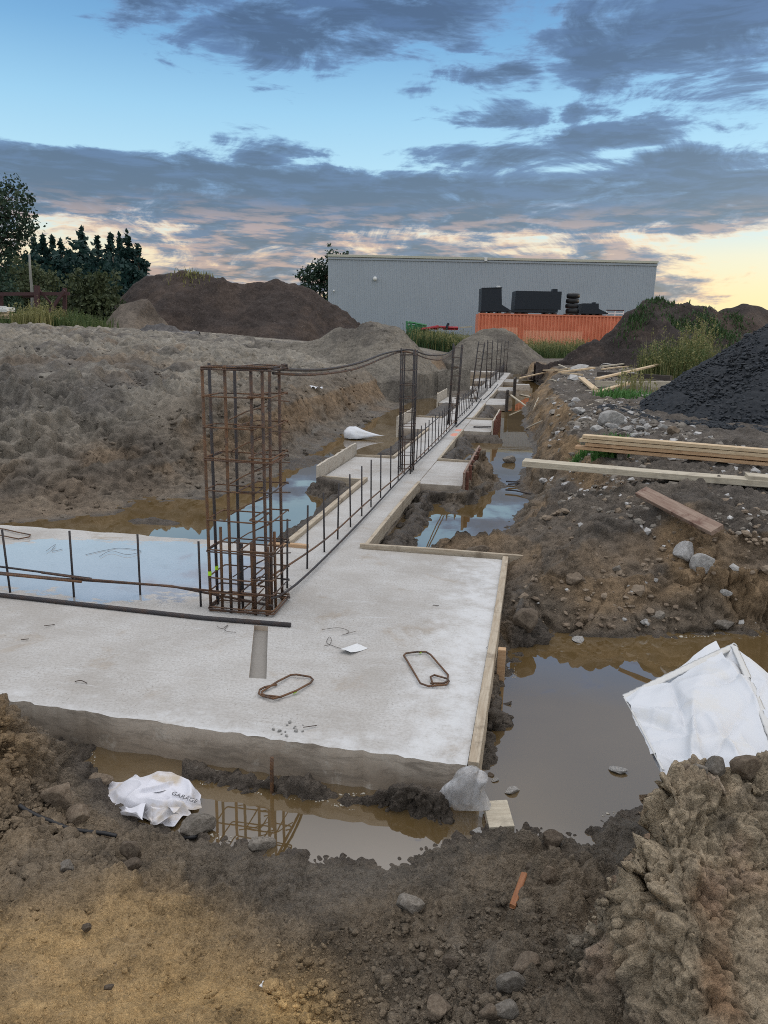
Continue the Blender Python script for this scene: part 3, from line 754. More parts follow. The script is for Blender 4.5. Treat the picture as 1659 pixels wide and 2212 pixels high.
    col = lerp(col, right, 1 - wL); col = lerp(col, left, wL); col = lerp(col, near, wN)
    leftlump = np.exp(-(((X + 1.9) / .6) ** 2 + ((Y - 3.1) / .4) ** 2)); col = lerp(col, C(.215, .150, .085), np.clip(leftlump * 1.2, 0, 1) * .85)
    col = lerp(col, C(.100, .086, .070), wetband * .72)
    inpit = sstep(.06, -.02, d); col = lerp(col, C(.082, .068, .055), inpit)
    # grass-grown ground in the distance
    distf = sstep(50, 62, Y); col = lerp(col, C(.075, .085, .045), distf * .8)
    wet = np.clip(wetband + inpit * .7, 0, 1) * .8
    col = col * (1 + .20 * wN + .18)[..., None]
    SOILMAP.update(rs=rs, a0=-AMAX, da=ang[1] - ang[0], col=col, na=NA)
    idx = np.arange(NR * NA).reshape(NR, NA)
    F = np.stack([idx[:-1, :-1], idx[:-1, 1:], idx[1:, 1:], idx[1:, :-1]], -1).reshape(-1, 4)
    V = Pn.reshape(-1, 3); CO = col.reshape(-1, 3); WT = wet.reshape(-1)
    # the rest of the disc, behind and beside the camera, coarse
    ang2 = np.linspace(AMAX, 2 * math.pi - AMAX, 120)
    rs2 = np.concatenate([[0.02], np.exp(np.linspace(math.log(.4), math.log(900), 90))])
    A2, R2 = np.meshgrid(ang2, rs2); X2 = R2 * np.sin(A2); Y2 = R2 * np.cos(A2)
    Z2 = macro(X2, Y2); k = len(V)
    c2_ = np.broadcast_to(C(.15, .12, .085), X2.shape + (3,)).reshape(-1, 3)
    V = np.concatenate([V, np.stack([X2, Y2, Z2], -1).reshape(-1, 3)]); CO = np.concatenate([CO, c2_]); WT = np.concatenate([WT, np.zeros(X2.size)])
    i2 = np.arange(X2.size).reshape(X2.shape) + k
    F2 = np.stack([i2[:-1, :-1], i2[:-1, 1:], i2[1:, 1:], i2[1:, :-1]], -1).reshape(-1, 4)
    # wedge under the camera
    A3, R3 = np.meshgrid(np.linspace(-AMAX, AMAX, 40), np.linspace(.02, .9, 14)); X3 = R3 * np.sin(A3); Y3 = R3 * np.cos(A3); Z3 = macro(X3, Y3)
    k3 = len(V); V = np.concatenate([V, np.stack([X3, Y3, Z3], -1).reshape(-1, 3)]); CO = np.concatenate([CO, np.broadcast_to(C(.15, .12, .085), (X3.size, 3))]); WT = np.concatenate([WT, np.zeros(X3.size)])
    i3 = np.arange(X3.size).reshape(X3.shape) + k3
    F3 = np.stack([i3[:-1, :-1], i3[:-1, 1:], i3[1:, 1:], i3[1:, :-1]], -1).reshape(-1, 4)
    me = np_mesh('ground', V, np.concatenate([F, F2, F3]), MAT['soil'], True, {'soil': CO, 'wet': WT})
    o = link('ground', me); tag(o, 'muddy grey and ochre soil of the excavated building site', None, None, 'structure')
    return o
build_ground()

# water: one level in the pond, the puddle in front of the slab and both trenches
xs = np.linspace(-22, 26, 97); ys = np.linspace(2.2, 52, 101)
XX, YY = np.meshgrid(xs, ys); ii = np.arange(XX.size).reshape(XX.shape)
wm = np_mesh('water', np.stack([XX, YY, np.full_like(XX, WATER_Z)], -1).reshape(-1, 3), np.stack([ii[:-1, :-1], ii[:-1, 1:], ii[1:, 1:], ii[1:, :-1]], -1).reshape(-1, 4), MAT['water'])
# only where the ground dips below the water level
cx = (XX[:-1, :-1] + XX[1:, 1:]) / 2; cyy = (YY[:-1, :-1] + YY[1:, 1:]) / 2
keep = (macro(cx, cyy) < WATER_Z + 0.9).reshape(-1)
bm = bmesh.new(); bm.from_mesh(wm); bm.faces.ensure_lookup_table()
bmesh.ops.delete(bm, geom=[f for f in bm.faces if not keep[f.index]], context='FACES'); bm.to_mesh(wm); bm.free()
tag(link('water', wm), 'still brown water standing in the trenches and pond', None, None, 'structure')

# ------------------------------------------------------------------ foundation
def ordinal(n): return ['first', 'second', 'third', 'fourth', 'fifth', 'sixth', 'seventh', 'eighth', 'ninth', 'tenth', 'eleventh', 'twelfth'][n - 1]

def jag(a, b, n, amp, seed=0):
    """points from a to b, worn sideways"""
    rnd = random.Random(seed); a = Vector(a); b = Vector(b); d = (b - a).normalized(); nx = Vector((d.y, -d.x))
    out = []
    for i in range(n):
        p = a.lerp(b, i / n); k = 0 if i == 0 else rnd.uniform(-1, 1) * amp
        out.append(p + nx * k)
    return out

PADS = [(5.10, 7.05), (11.15, 13.42), (17.65, 19.85), (23.7, 25.6), (29.2, 31.2)]
def slab_mesh(outline, hole, zt, zb, hz):
    """flat-topped block from a (t, s) outline with one sunk channel"""
    bm = bmesh.new()
    def ring(pts, z): return [bm.verts.new((p[0], p[1], z)) for p in pts]
    def edges(r): return [bm.edges.new((r[i], r[(i + 1) % len(r)])) for i in range(len(r))]
    top = ring(outline, zt); low1 = ring([(p[0], p[1]) for p in outline], zb)
    # worn edge: a small step down and out
    e = edges(top)
    if hole:
        h = ring(hole, zt); e += edges(h); hb = ring([(p[0], p[1]) for p in hole], hz)
    bmesh.ops.triangle_fill(bm, use_beauty=True, use_dissolve=False, edges=e, normal=(0, 0, 1))
    n = len(outline)
    for i in range(n): bm.faces.new((top[i], low1[i], low1[(i + 1) % n], top[(i + 1) % n]))
    if hole:
        m = len(hole)
        for i in range(m): bm.faces.new((h[i], h[(i + 1) % m], hb[(i + 1) % m], hb[i]))
        bm.faces.new(hb)
    bmesh.ops.recalc_face_normals(bm, faces=bm.faces)
    me = bpy.data.meshes.new('slab'); bm.to_mesh(me); bm.free(); return me

def build_foundation():
    root = empty('concrete_foundation', ORG, ROT_ST)
    tag(root, 'pale concrete strip foundation with a wide wet corner slab in front', 'foundation')
    o = jag((-7, -1.74), (-0.75, -1.72), 70, .014, 1) + jag((-0.75, -1.72), (0.35, -1.77), 26, .014, 2) + jag((0.35, -1.77), (1.80, -1.80), 34, .012, 3)
    o += [Vector((1.80, -1.80)), Vector((1.80, 1.70)), Vector((0.48, 1.70)), Vector((.48, 36.9)), Vector((-.2, 36.9)), Vector((-.2, 1.62))]
    o += jag((-.2, 1.62), (-7, 1.58), 70, .02, 4) + [Vector((-7, 1.58))]
    hole = [(0.19, -.36), (0.29, -.36), (0.56, -1.14), (0.455, -1.15)]
    link('slab', slab_mesh(o, hole, 0.0, -.34, -.035), root, MAT['concrete'])
    # bevelled worn rim on the front edge
    for i, (a, b) in enumerate(PADS):
        for side, (t0, t1) in (('r', (.484, 1.08)), ('l', (-.87, -.204))):
            m = MB(); zt = -.006 - .004 * i
            m.box(((t0 + t1) / 2, (a + b) / 2, zt - .085), (t1 - t0, b - a, .17), None, .006)
            m.build('footing_pad', MAT['pad_concrete'], root)
    # far cross strip at the end of the trench
    m = MB(); m.box((-1.6, 37.6, -.12), (2.6, .9, .24), None, .01); m.build('footing_pad', MAT['pad_concrete'], root)
    return root
build_foundation()

# loose strip-shaped helpers in the (s, t) frame
def orient(p0, p1, up=Vector((0, 0, 1))):
    x = (p1 - p0).normalized(); z = (up - x * up.dot(x)); z = z.normalized() if z.length > 1e-4 else x.orthogonal().normalized(); y = z.cross(x)
    m = Matrix((x, y, z)).transposed().to_4x4(); return m

def board(name, p0, p1, width, thick, mat, label=None, cat='plank', group=None, up=Vector((0, 0, 1)), warp=0.004, ch=0.003, parent=None, seed=None, ragged=0.0):
    """a sawn board between two end centres; width lies across, thickness along up"""
    p0 = Vector(p0); p1 = Vector(p1); L = (p1 - p0).length; rnd = random.Random(seed if seed is not None else hash((round(p0.x, 3), round(p1.y, 3))) & 0xffff)
    n = max(4, int(L / 0.15)); m = MB(); ring = []
    hy, hz = width / 2, thick / 2; c = min(ch, hz * .45, hy * .45)
    prof = [(-hy + c, -hz), (hy - c, -hz), (hy, -hz + c), (hy, hz - c), (hy - c, hz), (-hy + c, hz), (-hy, hz - c), (-hy, -hz + c)]
    ph1, ph2 = rnd.uniform(0, 6), rnd.uniform(0, 6)
    for i in range(n + 1):
        u = i / n; x = (u - .5) * L
        wy = warp * math.sin(u * 3.1 + ph1); wz = warp * math.sin(u * 4.3 + ph2); e0 = (1 - ragged * rnd.random())
        for (a, b) in prof: m.v.append((x + (rnd.uniform(-.004, .004) if i in (0, n) else 0), a + wy, (b if b > 0 else b * e0) + wz))
    k = 8
    for i in range(n):
        for j in range(k): m.f.append((i * k + j, i * k + (j + 1) % k, (i + 1) * k + (j + 1) % k, (i + 1) * k + j))
    m.f.append(tuple(reversed(range(k)))); m.f.append(tuple(n * k + j for j in range(k)))
    o = m.build(name, MAT[mat], parent)
    mw = orient(p0, p1, up); mw.translation = (p0 + p1) / 2; o.matrix_world = mw
    if label: tag(o, label, cat, group)
    return o

# formwork ------------------------------------------------------------------
FG = 'formwork boards along the foundation'
def edge_board(s0, t0, s1, t1, ztop, h, thick, mat, label, name='formwork_board'):
    zc = ztop - h / 2
    return board(name, P(s0, t0, zc), P(s1, t1, zc), thick, h, mat, label, 'formwork board', FG, warp=.005, ragged=.35)
b0 = edge_board(-1.815, 1.835, 1.72, 1.815, .028, .30, .052, 'form_wood', 'long pale formwork board along the right edge of the corner slab')
edge_board(1.735, .455, 1.755, 2.12, .045, .13, .035, 'form_wood', 'cross board on the far edge of the corner slab, projecting past its corner')
edge_board(1.76, .505, 5.06, .505, .035, .15, .04, 'form_wood', 'crusted formwork board along the right strip edge before the first pad')
edge_board(7.10, .505, 11.1, .505, .03, .15, .04, 'form_wood', 'crusted formwork board along the right strip edge between first and second pads')
edge_board(7.075, .49, 7.075, 1.06, .03, .10, .03, 'form_wood', 'short pale board across the far edge of the first right-hand pad')
edge_board(13.46, .35, 13.46, 1.06, .03, .10, .03, 'form_wood', 'short pale board across the far edge of the second right-hand pad')
edge_board(13.5, .505, 17.55, .505, .03, .15, .04, 'form_wood', 'formwork board along the right strip edge between second and third pads')
edge_board(19.9, .505, 23.6, .505, .03, .15, .04, 'form_wood', 'formwork board along the right strip edge between third and fourth pads')
edge_board(1.62, -.235, 5.05, -.235, .045, .12, .06, 'form_wood', 'mortar-crusted board along the left strip edge beside the corner cage')
edge_board(7.1, -.235, 11.1, -.235, .03, .12, .05, 'form_wood', 'board along the left strip edge between first and second pads')
edge_board(5.085, -.24, 5.085, -.87, .02, .17, .035, 'form_wood', 'damp board across the near face of the first left-hand pad')
edge_board(7.085, -.24, 7.085, -.87, .03, .10, .03, 'form_wood', 'narrow board across the far edge of the first left-hand pad')
edge_board(13.46, -.24, 13.46, -.87, .03, .10, .03, 'form_wood', 'narrow board across the far edge of the second left-hand pad')
edge_board(1.60, -.02, 1.60, -.40, .03, .09, .05, 'pine_orange', 'orange cut block end beside the foot of the corner cage', 'wood_block')

def stake(name, p, h, w, d, mat, label, lean=0.0, cat='stake'):
    m = MB(); hw, hd = w / 2, d / 2
    prof = [(-hw, -hd), (hw, -hd), (hw, hd), (-hw, hd)]
    for z, k in ((-.25, .25), (0.0, 1), (h * .5, 1), (h - .004, 1), (h, .9)):
        for a, b in prof: m.v.append((a * k + lean * z, b * k, z))
    for i in range(4):
        for j in range(4): m.f.append((i * 4 + j, i * 4 + (j + 1) % 4, (i + 1) * 4 + (j + 1) % 4, (i + 1) * 4 + j))
    m.f.append((16, 17, 18, 19)); m.f.append((3, 2, 1, 0))
    o = m.build(name, MAT[mat]); o.location = p; o.rotation_euler = (0, 0, ROT_ST); tag(o, label, cat); return o
stake('wooden_stake', P(-.42, 1.895, -.27), .30, .05, .05, 'pine_orange', 'orange-brown stake driven against the right formwork board of the corner slab')

def panel(t, s0, s1, ztop, zbot, mat, slat_mat, label, nslat=0, side=1, thick=.028, tilt=0.0):
    """shuttering panel standing along a pad, with upright battens on its outer face"""
    root = empty('shuttering_panel', P((s0 + s1) / 2, t, (ztop + zbot) / 2), ROT_ST); tag(root, label, 'shuttering panel', 'shuttering panels beside the pads')
    root.rotation_euler = (0, tilt, ROT_ST)
    m = MB(); L = s1 - s0; H = ztop - zbot; rnd = random.Random(int(s0 * 10)); n = 14; v = []
    for i in range(n + 1):
        y = -L / 2 + L * i / n; zt = H / 2 + rnd.uniform(-.006, .006) * (1 if i % 3 else 2)
        v += [(-thick / 2, y, -H / 2), (thick / 2, y, -H / 2), (thick / 2, y, zt), (-thick / 2, y, zt)]
    m.v = v
    for i in range(n):
        for j in range(4): m.f.append((i * 4 + j, i * 4 + (j + 1) % 4, (i + 1) * 4 + (j + 1) % 4, (i + 1) * 4 + j))
    m.f += [(3, 2, 1, 0), (n * 4, n * 4 + 1, n * 4 + 2, n * 4 + 3)]
    m.build('face_board', MAT[mat], root)
    for i in range(nslat):
        y = -L / 2 + L * (i + .35 + rnd.uniform(-.1, .1)) / nslat; sm_ = MB()
        sm_.box((side * (thick / 2 + .021), y, rnd.uniform(-.02, .01)), (.04, .06, H * rnd.uniform(.96, 1.06)), None, .003); sm_.build('batten', MAT[slat_mat], root)
    return root
panel(1.115, 4.98, 7.55, .205, -.33, 'stained_wood', 'red_wood', 'dark red shuttering panel with upright battens beside the first right-hand pad', 6, 1)
panel(1.115, 11.05, 13.75, .225, -.36, 'form_panel', 'red_wood', 'shuttering panel with pale and rusty battens beside the second right-hand pad', 7, 1)
panel(1.10, 17.55, 18.1, .40, -.34, 'dark_wood', 'dark_wood', 'dark narrow shuttering panel standing at the third right-hand pad', 2, 1, .04)
panel(1.10, 23.6, 25.2, .42, -.34, 'dark_wood', 'dark_wood', 'tall dark shuttering boards at the fourth right-hand pad', 3, 1, .04)
panel(-.905, 4.98, 7.25, .19, -.33, 'form_panel', 'form_wood', 'pale stained shuttering panel beside the first left-hand pad', 2, -1, .035)
panel(-.905, 11.05, 13.4, .23, -.33, 'form_panel', 'form_wood', 'pale shuttering panel beside the second left-hand pad', 2, -1, .035)
panel(-.905, 17.6, 19.9, .25, -.33, 'form_panel', 'form_wood', 'pale shuttering panel beside the third left-hand pad', 2, -1, .035)
panel(-.905, 23.7, 25.5, .25, -.33, 'form_panel', 'form_wood', 'far pale shuttering panel beside the fourth left-hand pad', 1, -1, .035)
board('leaning_board', P(19.9, 1.15, .12), P(19.2, 1.9, -.33), .07, .03, 'grey_wood', 'thin board leaning from the third right-hand pad down into the water', 'board')
m = MB(); m.box((0, 0, 0), (.55, .5, .3), None, .012); q = m.build('concrete_block', MAT['pad_concrete']); q.location = P(26.9, 1.35, -.12); q.rotation_euler = (0, 0, ROT_ST + .1); tag(q, 'square concrete block standing in the water beside the far strip', 'block')

# ------------------------------------------------------------------ rebar
def on_s(px, py, s, z):
    """t of the point on a view ray that lies at distance s along the strip"""
    d = Vector(ray(px, py)); o = Vector((0, 0, CAM_H)) - ORG
    k = (s - o.dot(US)) / d.dot(US); p = o + d * k
    return p.dot(UT), p.z

def hoop(t0, t1, s0, s1, z, r=.005, cr=.022, tilt=0.0, ovl=.07, n=6):
    """closed link with rounded corners and two hooked ends"""
    pts = []
    for (ct, cs, a0) in ((t1 - cr, s1 - cr, 0), (t0 + cr, s1 - cr, 90), (t0 + cr, s0 + cr, 180), (t1 - cr, s0 + cr, 270)):
        for k in range(4):
            a = R(a0 + 30 * k); pts.append(Vector((ct + cr * math.cos(a), cs + cr * math.sin(a), z + tilt * (ct - t0))))
    pts.append(pts[0] + Vector((0, 0, r * 2))); pts.append(pts[0] + Vector((-ovl * .5, -ovl * .4, r * 2)))
    return pts

def build_corner_cage():
    root = empty('rebar_cage', ORG, ROT_ST)
    tag(root, 'large rusty rebar column cage on the corner slab, nearest to the camera', 'rebar cage', 'column cages along the strip')
    H = 1.76
    for (px, s, mat, dt) in ((456, -.17, 'rebar_rust', 0), (471, -.03, 'rebar_dark', .0), (500, -.17, 'rebar_rust', 0), (519, .06, 'rebar_dark', 0), (552, -.17, 'rebar_mid', 0), (577, -.17, 'rebar_mid', 0), (587, -.04, 'rebar_mid', 0), (610, .17, 'rebar_mid', 0)):
        t = on_s(px, 1325, s, 0)[0]; m = MB(); top = H + random.uniform(-.03, .02); le = random.uniform(-.012, .012)
        m.tube([(t, s, -.03), (t + le * .3, s, .6), (t + le, s, top)], .0118, 8); m.build('upright_bar', MAT[mat], root, True)
        if px in (456, 471):
            m = MB(); m.tube([(t, s, .268), (t + .001, s, .30)], .0128, 8); m.build('paint_mark', MAT['lime_paint'], root.children[-1])
    for (px, s, h) in ((481, -.12, .62), (517, -.15, .55), (548, -.12, .52), (583, -.12, .50), (596, .0, .58), (525, -.10, .50)):
        t = on_s(px, 1325, s, 0)[0]; m = MB(); m.tube([(t, s, -.03), (t + random.uniform(-.01, .01), s, h)], .0112, 8); m.build('starter_bar', MAT[random.choice(['rebar_rust', 'rebar_mid', 'rebar_dark'])], root, True)
    ta = on_s(452, 1325, -.18, 0)[0]; tb = on_s(590, 1325, -.18, 0)[0]; tm = on_s(543, 1325, -.18, 0)[0]; tm2 = on_s(527, 1325, -.18, 0)[0]
    # heights read off the left upright
    zs = []
    for py in (793, 856, 922, 988, 1058, 1122, 1186, 1246, 1278, 1309, 1326):
        d = Vector(ray(452, py)); k = (ORG + US * -.18 + UT * ta - Vector((0, 0, 0))).y / d.y; zs.append(CAM_H + d.z * k)
    for i, z in enumerate(zs):
        z = max(z, .012); j = random.uniform(-.008, .008); tl = random.uniform(-.03, .02)
        m = MB(); m.tube(hoop(ta, tm2 + .10 if i % 3 else tb, -.19, .03 + .1 * (i % 2), z, tilt=tl), .0058, 6); m.build('link', MAT['rebar_rust'], root, True)
        m = MB(); m.tube(hoop(tm if i % 2 else tm2 - .02, tb + .004, -.192, .19, z + .012 + j, tilt=-tl * .5), .0058, 6); m.build('link', MAT['rebar_rust' if i % 4 else 'rebar_mid'], root, True)
        if i % 3 == 0:
            m = MB(); m.tube(hoop(ta - .004, tb + .008, -.196, .192, z - .014, tilt=tl * .4), .0058, 6); m.build('link', MAT['rebar_mid'], root, True)
    # loose slanted ties inside
    for z in (1.42, 1.2, .98, .76, .55, .30):
        m = MB(); m.tube([(tm - .14, -.17, z - .03), (tm - .06, -.05, z + .02), (tm + .04, .12, z + .05)], .0045, 6); m.build('cross_tie', MAT['rebar_rust'], root, True)
        m = MB(); m.tube([(tm, -.10, z + .05), (tm + .10, .05, z + .10), (tb + .02, .17, z + .08)], .0045, 6); m.build('cross_tie', MAT['rebar_mid'], root, True)
    return root
build_corner_cage()

def build_cage(name='rebar_cage'):
    root = empty(name)
    for (t, s) in ((-.088, -.15), (-.088, 0), (-.088, .15), (.088, -.15), (.088, 0), (.088, .15)):
        m = MB(); m.tube([(t, s, -.02), (t + random.uniform(-.006, .006), s, .9), (t + random.uniform(-.008, .008), s, 1.76 + random.uniform(-.03, .02))], .011, 6); m.build('upright_bar', MAT['rebar_dark'], root, True)
    for i in range(9):
        z = .06 + i * .205 + random.uniform(-.02, .02)
        m = MB(); m.tube(hoop(-.102, .102, -.17, .17, z, tilt=random.uniform(-.06, .06)), .005, 5); m.build('link', MAT['rebar_mid'], root, True)
    for (t, s, h) in ((-.04, -.1, .62), (.05, .08, .60), (.0, -.16, .55)):
        m = MB(); m.tube([(t, s, -.02), (t, s, h)], .009, 6); m.build('starter_bar', MAT['rebar_mid'], root, True)
    return root
proto = build_cage()
lab = ['slim dark column cage on the first pad beyond the corner cage', 'slim dark column cage on the second pad, at the end of the sagging bars', 'leaning ladder-like column cage on the third pad along the strip',
       'thin column cage on the fourth pad, right of the leaning cage', 'dense dark column cage on the fifth pad along the strip', 'farthest column cage at the end of the strip']
for k, (px, py, lean, sc) in enumerate(((877, 1019, 0, 1), (976.5, 917, .035, 1), (1023, 867, .09, 1), (1054, 838, 0, 1), (1074, 820, .02, 1), (1090, 804, .02, .94))):
    c = proto if k == 0 else copy_tree(proto)
    p = at(px, py, 0); c.location = p; c.rotation_euler = (0, lean, ROT_ST + (.12 if k == 2 else 0)); c.scale = (1, 1, sc)
    tag(c, lab[k], 'rebar cage', 'column cages along the strip')
    if k == 2:
        for ch in c.children:
            if ch.name.startswith('starter'): pass

SB = 'upright starter bars along the strip'
m = MB(); m.tube([(0, 0, -.02), (.002, 0, .3), (.004, 0, .56)], .0084, 7); bar_me = m.mesh('starter_bar', True); bar_me.materials.append(MAT['rebar_dark'])
first = True
def put_bar(p, label, sc=1.0, lean=0.0):
    o = link('starter_bar', bar_me); o.location = p; o.rotation_euler = (random.uniform(-.02, .02), lean + random.uniform(-.02, .02), random.uniform(0, 3)); o.scale = (1, 1, sc)
    tag(o, label, 'starter bar', SB); return o
bay1 = [.45, .98, 1.51, 1.98, 2.49, 3.0, 3.46, 4.0, 4.62, 5.15]
for i, s in enumerate(bay1):
    put_bar(P(s, .16 + .004 * i), '%s starter bar along the strip, counted from the corner cage' % ordinal(i + 1), 1.0, .05 if i == 0 else 0)
for i in range(11):
    s = 6.75 + i * .44
    put_bar(P(s, .20), '%s starter bar along the strip, counted from the first slim cage' % ordinal(i + 1), .95)
names = ['between the second and third slim cages', 'between the leaning cage and the fourth slim cage', 'between the fourth and fifth slim cages', 'near the far end of the strip']
for b in range(4):
    for i in range(10):
        s = 12.7 + b * 6.1 + i * .46
        if s < 36.5: put_bar(P(s, .20), 'thin dark starter bar in the row %s' % names[b], .95)
for i, (px, py, h) in enumerate(((22, 1280, .50), (160, 1290, .52), (303, 1285, .48), (434, 1310, .50))):
    p = at(px, py, 0); put_bar(p, '%s starter bar standing in the slab puddle, counted leftwards from the corner cage' % ordinal(4 - i), h / .56, -.03)
m = MB(); m.tube([(0, 0, -.2), (0, 0, .08), (.002, 0, .14)], .0095, 8); q = m.build('rebar_stub', MAT['rebar_rust'], None, True); q.location = P(-1.93, .87, -.15); tag(q, 'single rusty rebar stub standing in mud against the slab front', 'rebar')

def bar(pts, r, mat, label, name='rebar', cat='rebar', group=None, n=8):
    m = MB(); m.tube(pts, r, n); q = m.build(name, MAT[mat], None, True, loc=sum((Vector(p) for p in pts), Vector()) / len(pts)); tag(q, label, cat, group); return q
def smooth_path(pts, k=6):
    pts = [Vector(p) for p in pts]; out = []
    for i in range(len(pts) - 1):
        p0 = pts[max(i - 1, 0)]; p1 = pts[i]; p2 = pts[i + 1]; p3 = pts[min(i + 2, len(pts) - 1)]
        for j in range(k):
            u = j / k; out.append(0.5 * ((2 * p1) + (p2 - p0) * u + (2 * p0 - 5 * p1 + 4 * p2 - p3) * u * u + (3 * p1 - p0 - 3 * p2 + p3) * u ** 3))
    out.append(pts[-1]); return out
LB = 'long reinforcing bars laid along the foundation'
# along the strip
bar(smooth_path([P(-.08, .12, .20), P(1.5, .175, .12), P(3.4, .20, .12), P(5.9, .245, .10), P(9, .245, .10), P(12.2, .235, .10)]), .0085, 'rebar_rust', 'upper long bar tied low across the starter bars of the strip', group=LB)
bar(smooth_path([P(-.2, .20, .13), P(.4, .245, .05), P(2.5, .25, .03), P(5.7, .25, .06), P(9, .255, .03), P(12.2, .25, .03)]), .0095, 'rebar_dark', 'lower long bar lying at the feet of the starter bars on the strip', group=LB)
bar(smooth_path([P(5.9, .245, .47), P(8, .225, .46), P(10.5, .22, .47), P(12.2, .22, .44)]), .0075, 'rebar_dark', 'top rail bar tied to the starter bars between the first two slim cages', group=LB)
bar(smooth_path([P(12.0, .225, .43), P(15, .225, .47), P(18.3, .22, .45)]), .008, 'rebar_dark', 'top rail bar tied to starter bars before the leaning cage', group=LB)
bar(smooth_path([P(12.0, .23, .10), P(18, .235, .12), P(24, .23, .10), P(36, .22, .10)]), .009, 'rebar_dark', 'low rail bar tied along the far half of the strip', group=LB)
bar(smooth_path([P(18.3, .225, .45), P(24, .225, .47), P(35, .22, .45)]), .008, 'rebar_dark', 'top rail bar tied to starter bars of the far strip', group=LB)
bar(smooth_path([P(11.6, .30, .012), P(15.5, .33, .012), P(19.3, .27, .012)]), .013, 'black_rubber', 'black hose lying along the strip from the second pad', 'hose', 'hose')
bar(smooth_path([P(19.0, .36, .012), P(22, .40, .012), P(27, .36, .012)]), .013, 'black_rubber', 'black hose lying farther along the strip past the third pad', 'hose', 'hose')
# across the corner slab
bar([at(-260, 1255, .02), at(200, 1308, .016), at(440, 1335, .014), at(628, 1350, .016)], .0165, 'rebar_dark', 'thick dark bar lying on the slab in front of the cage', group=LB, n=12)
bar([at(-260, 1222, .19), at(0, 1237, .17), at(130, 1250, .155), at(370, 1266, .125), at(590, 1309, .07)], .0095, 'rebar_mid', 'long bar tied across the puddle row and ending at the cage foot', group=LB)
bar([at(-260, 1205, .22), at(0, 1224, .20), at(197, 1250, .165)], .0085, 'rebar_dark', 'upper bar of the puddle row with a sawn end left of the second starter bar', group=LB)
bar([at(90, 1237, .185), at(197, 1252, .165), at(330, 1263, .15), at(500, 1281, .13)], .0085, 'rebar_mid', 'overlapping bar of the puddle row running into the cage', group=LB)
bar([at(-260, 1230, .20), at(0, 1240, .175), at(176, 1257, .155)], .0095, 'rebar_rust', 'rusty bar of the puddle row ending beside the sawn bar', group=LB)
# bars draped over the cage tops
def drape(pix, rad, mat, label):
    pts = []
    for (px, py, s) in pix:
        t, z = on_s(px, py, s, 0); pts.append(P(s, t, z))
    return bar(smooth_path(pts, 5), rad, mat, label, group='bars draped over the cage tops', n=7)
c2s = to_st(*at(877, 1019)[:2])[0]; c3s = to_st(*at(976.5, 917)[:2])[0]
drape([(480, 793, -.1), (600, 798, .1), (700, 798, 1.4), (775, 784, 3.0), (830, 764, 4.6), (866, 757, c2s - .1), (890, 756, c2s + .2), (925, 767, 8), (960, 766, 10.4), (977, 757, c3s)], .012, 'rebar_dark', 'upper sagging bar draped over the tops of the first three cages')
drape([(590, 806, .05), (680, 809, 1.0), (770, 796, 2.9), (835, 770, 4.8), (866, 760, c2s - .1), (892, 763, c2s + .2), (925, 775, 8), (955, 777, 10.2), (976, 764, c3s)], .011, 'rebar_mid', 'lower sagging bar draped over the tops of the first three cages')

# loose links on the slab
def loose_link(pix, label, mark=None):
    pts = [at(x, y, .012 + .010 * (i % 2)) for i, (x, y) in enumerate(pix)]
    m = MB(); m.tube(pts, .0062, 7); q = m.build('rebar_link', MAT['rebar_rust'], None, True, loc=pts[0] * 1.0); tag(q, label, 'rebar link', 'bent links lying on the slab')
    if mark:
        a = at(*mark[0], .014); b = at(*mark[1], .014); m = MB(); m.tube([a - pts[0], b - pts[0]], .0072, 7); m.build('paint_mark', MAT['lime_paint'], q)
loose_link([(598, 1479), (572, 1484), (561, 1490), (559, 1498), (566, 1503), (590, 1509), (607, 1505), (640, 1492), (671, 1475), (676, 1468), (670, 1462), (640, 1457), (628, 1458), (600, 1472), (566, 1494), (566, 1499), (572, 1502), (608, 1506)], 'bent rusty link lying on the slab beside the channel', ((634, 1496), (640, 1493)))
loose_link([(935, 1478), (930, 1462), (938, 1458), (966, 1466), (970, 1472), (964, 1479), (925, 1482), (908, 1476), (880, 1428), (872, 1416), (877, 1411), (900, 1408), (920, 1408), (930, 1414), (968, 1458), (966, 1472), (958, 1476), (930, 1476)], 'bent rusty link lying on the right half of the slab', ((905, 1409), (910, 1409)))
loose_link([(-40, 1150), (0, 1156), (40, 1164), (62, 1160), (66, 1155), (40, 1150), (10, 1143), (-40, 1136)], 'bent link at the far left edge of the wet slab')
m = MB(); m.tube(smooth_path([P(11.95, 1.04, .012), P(11.9, .72, .012), P(11.78, .67, .012), P(11.68, .73, .012), P(11.7, 1.04, .012)]), .010, 6); q = m.build('rebar_link', MAT['rebar_dark'], None, True); tag(q, 'dark bent link lying on the second right-hand pad', 'rebar link')

# ------------------------------------------------------------------ heaps
HEAPS = []
def heap_z(i, x, y):
    gx, gy, z = HEAPS[i]; u = np.clip((x - gx[0]) / (gx[1] - gx[0]), 0, len(gx) - 1.01); v = np.clip((y - gy[0]) / (gy[1] - gy[0]), 0, len(gy) - 1.01)
    iu = u.astype(int); iv = v.astype(int); fu = u - iu; fv = v - iv
    return (z[iv, iu] * (1 - fu) + z[iv, iu + 1] * fu) * (1 - fv) + (z[iv + 1, iu] * (1 - fu) + z[iv + 1, iu + 1] * fu) * fv
def heap_hit(i, px, py, Y0, Y1):
    d = ray(px, py); yy = np.linspace(Y0, Y1, 900); xx = d[0] / d[1] * yy; rz = CAM_H + d[2] / d[1] * yy; k = np.argmax(rz < heap_z(i, xx, yy))
    return Vector((xx[k], yy[k], rz[k]))

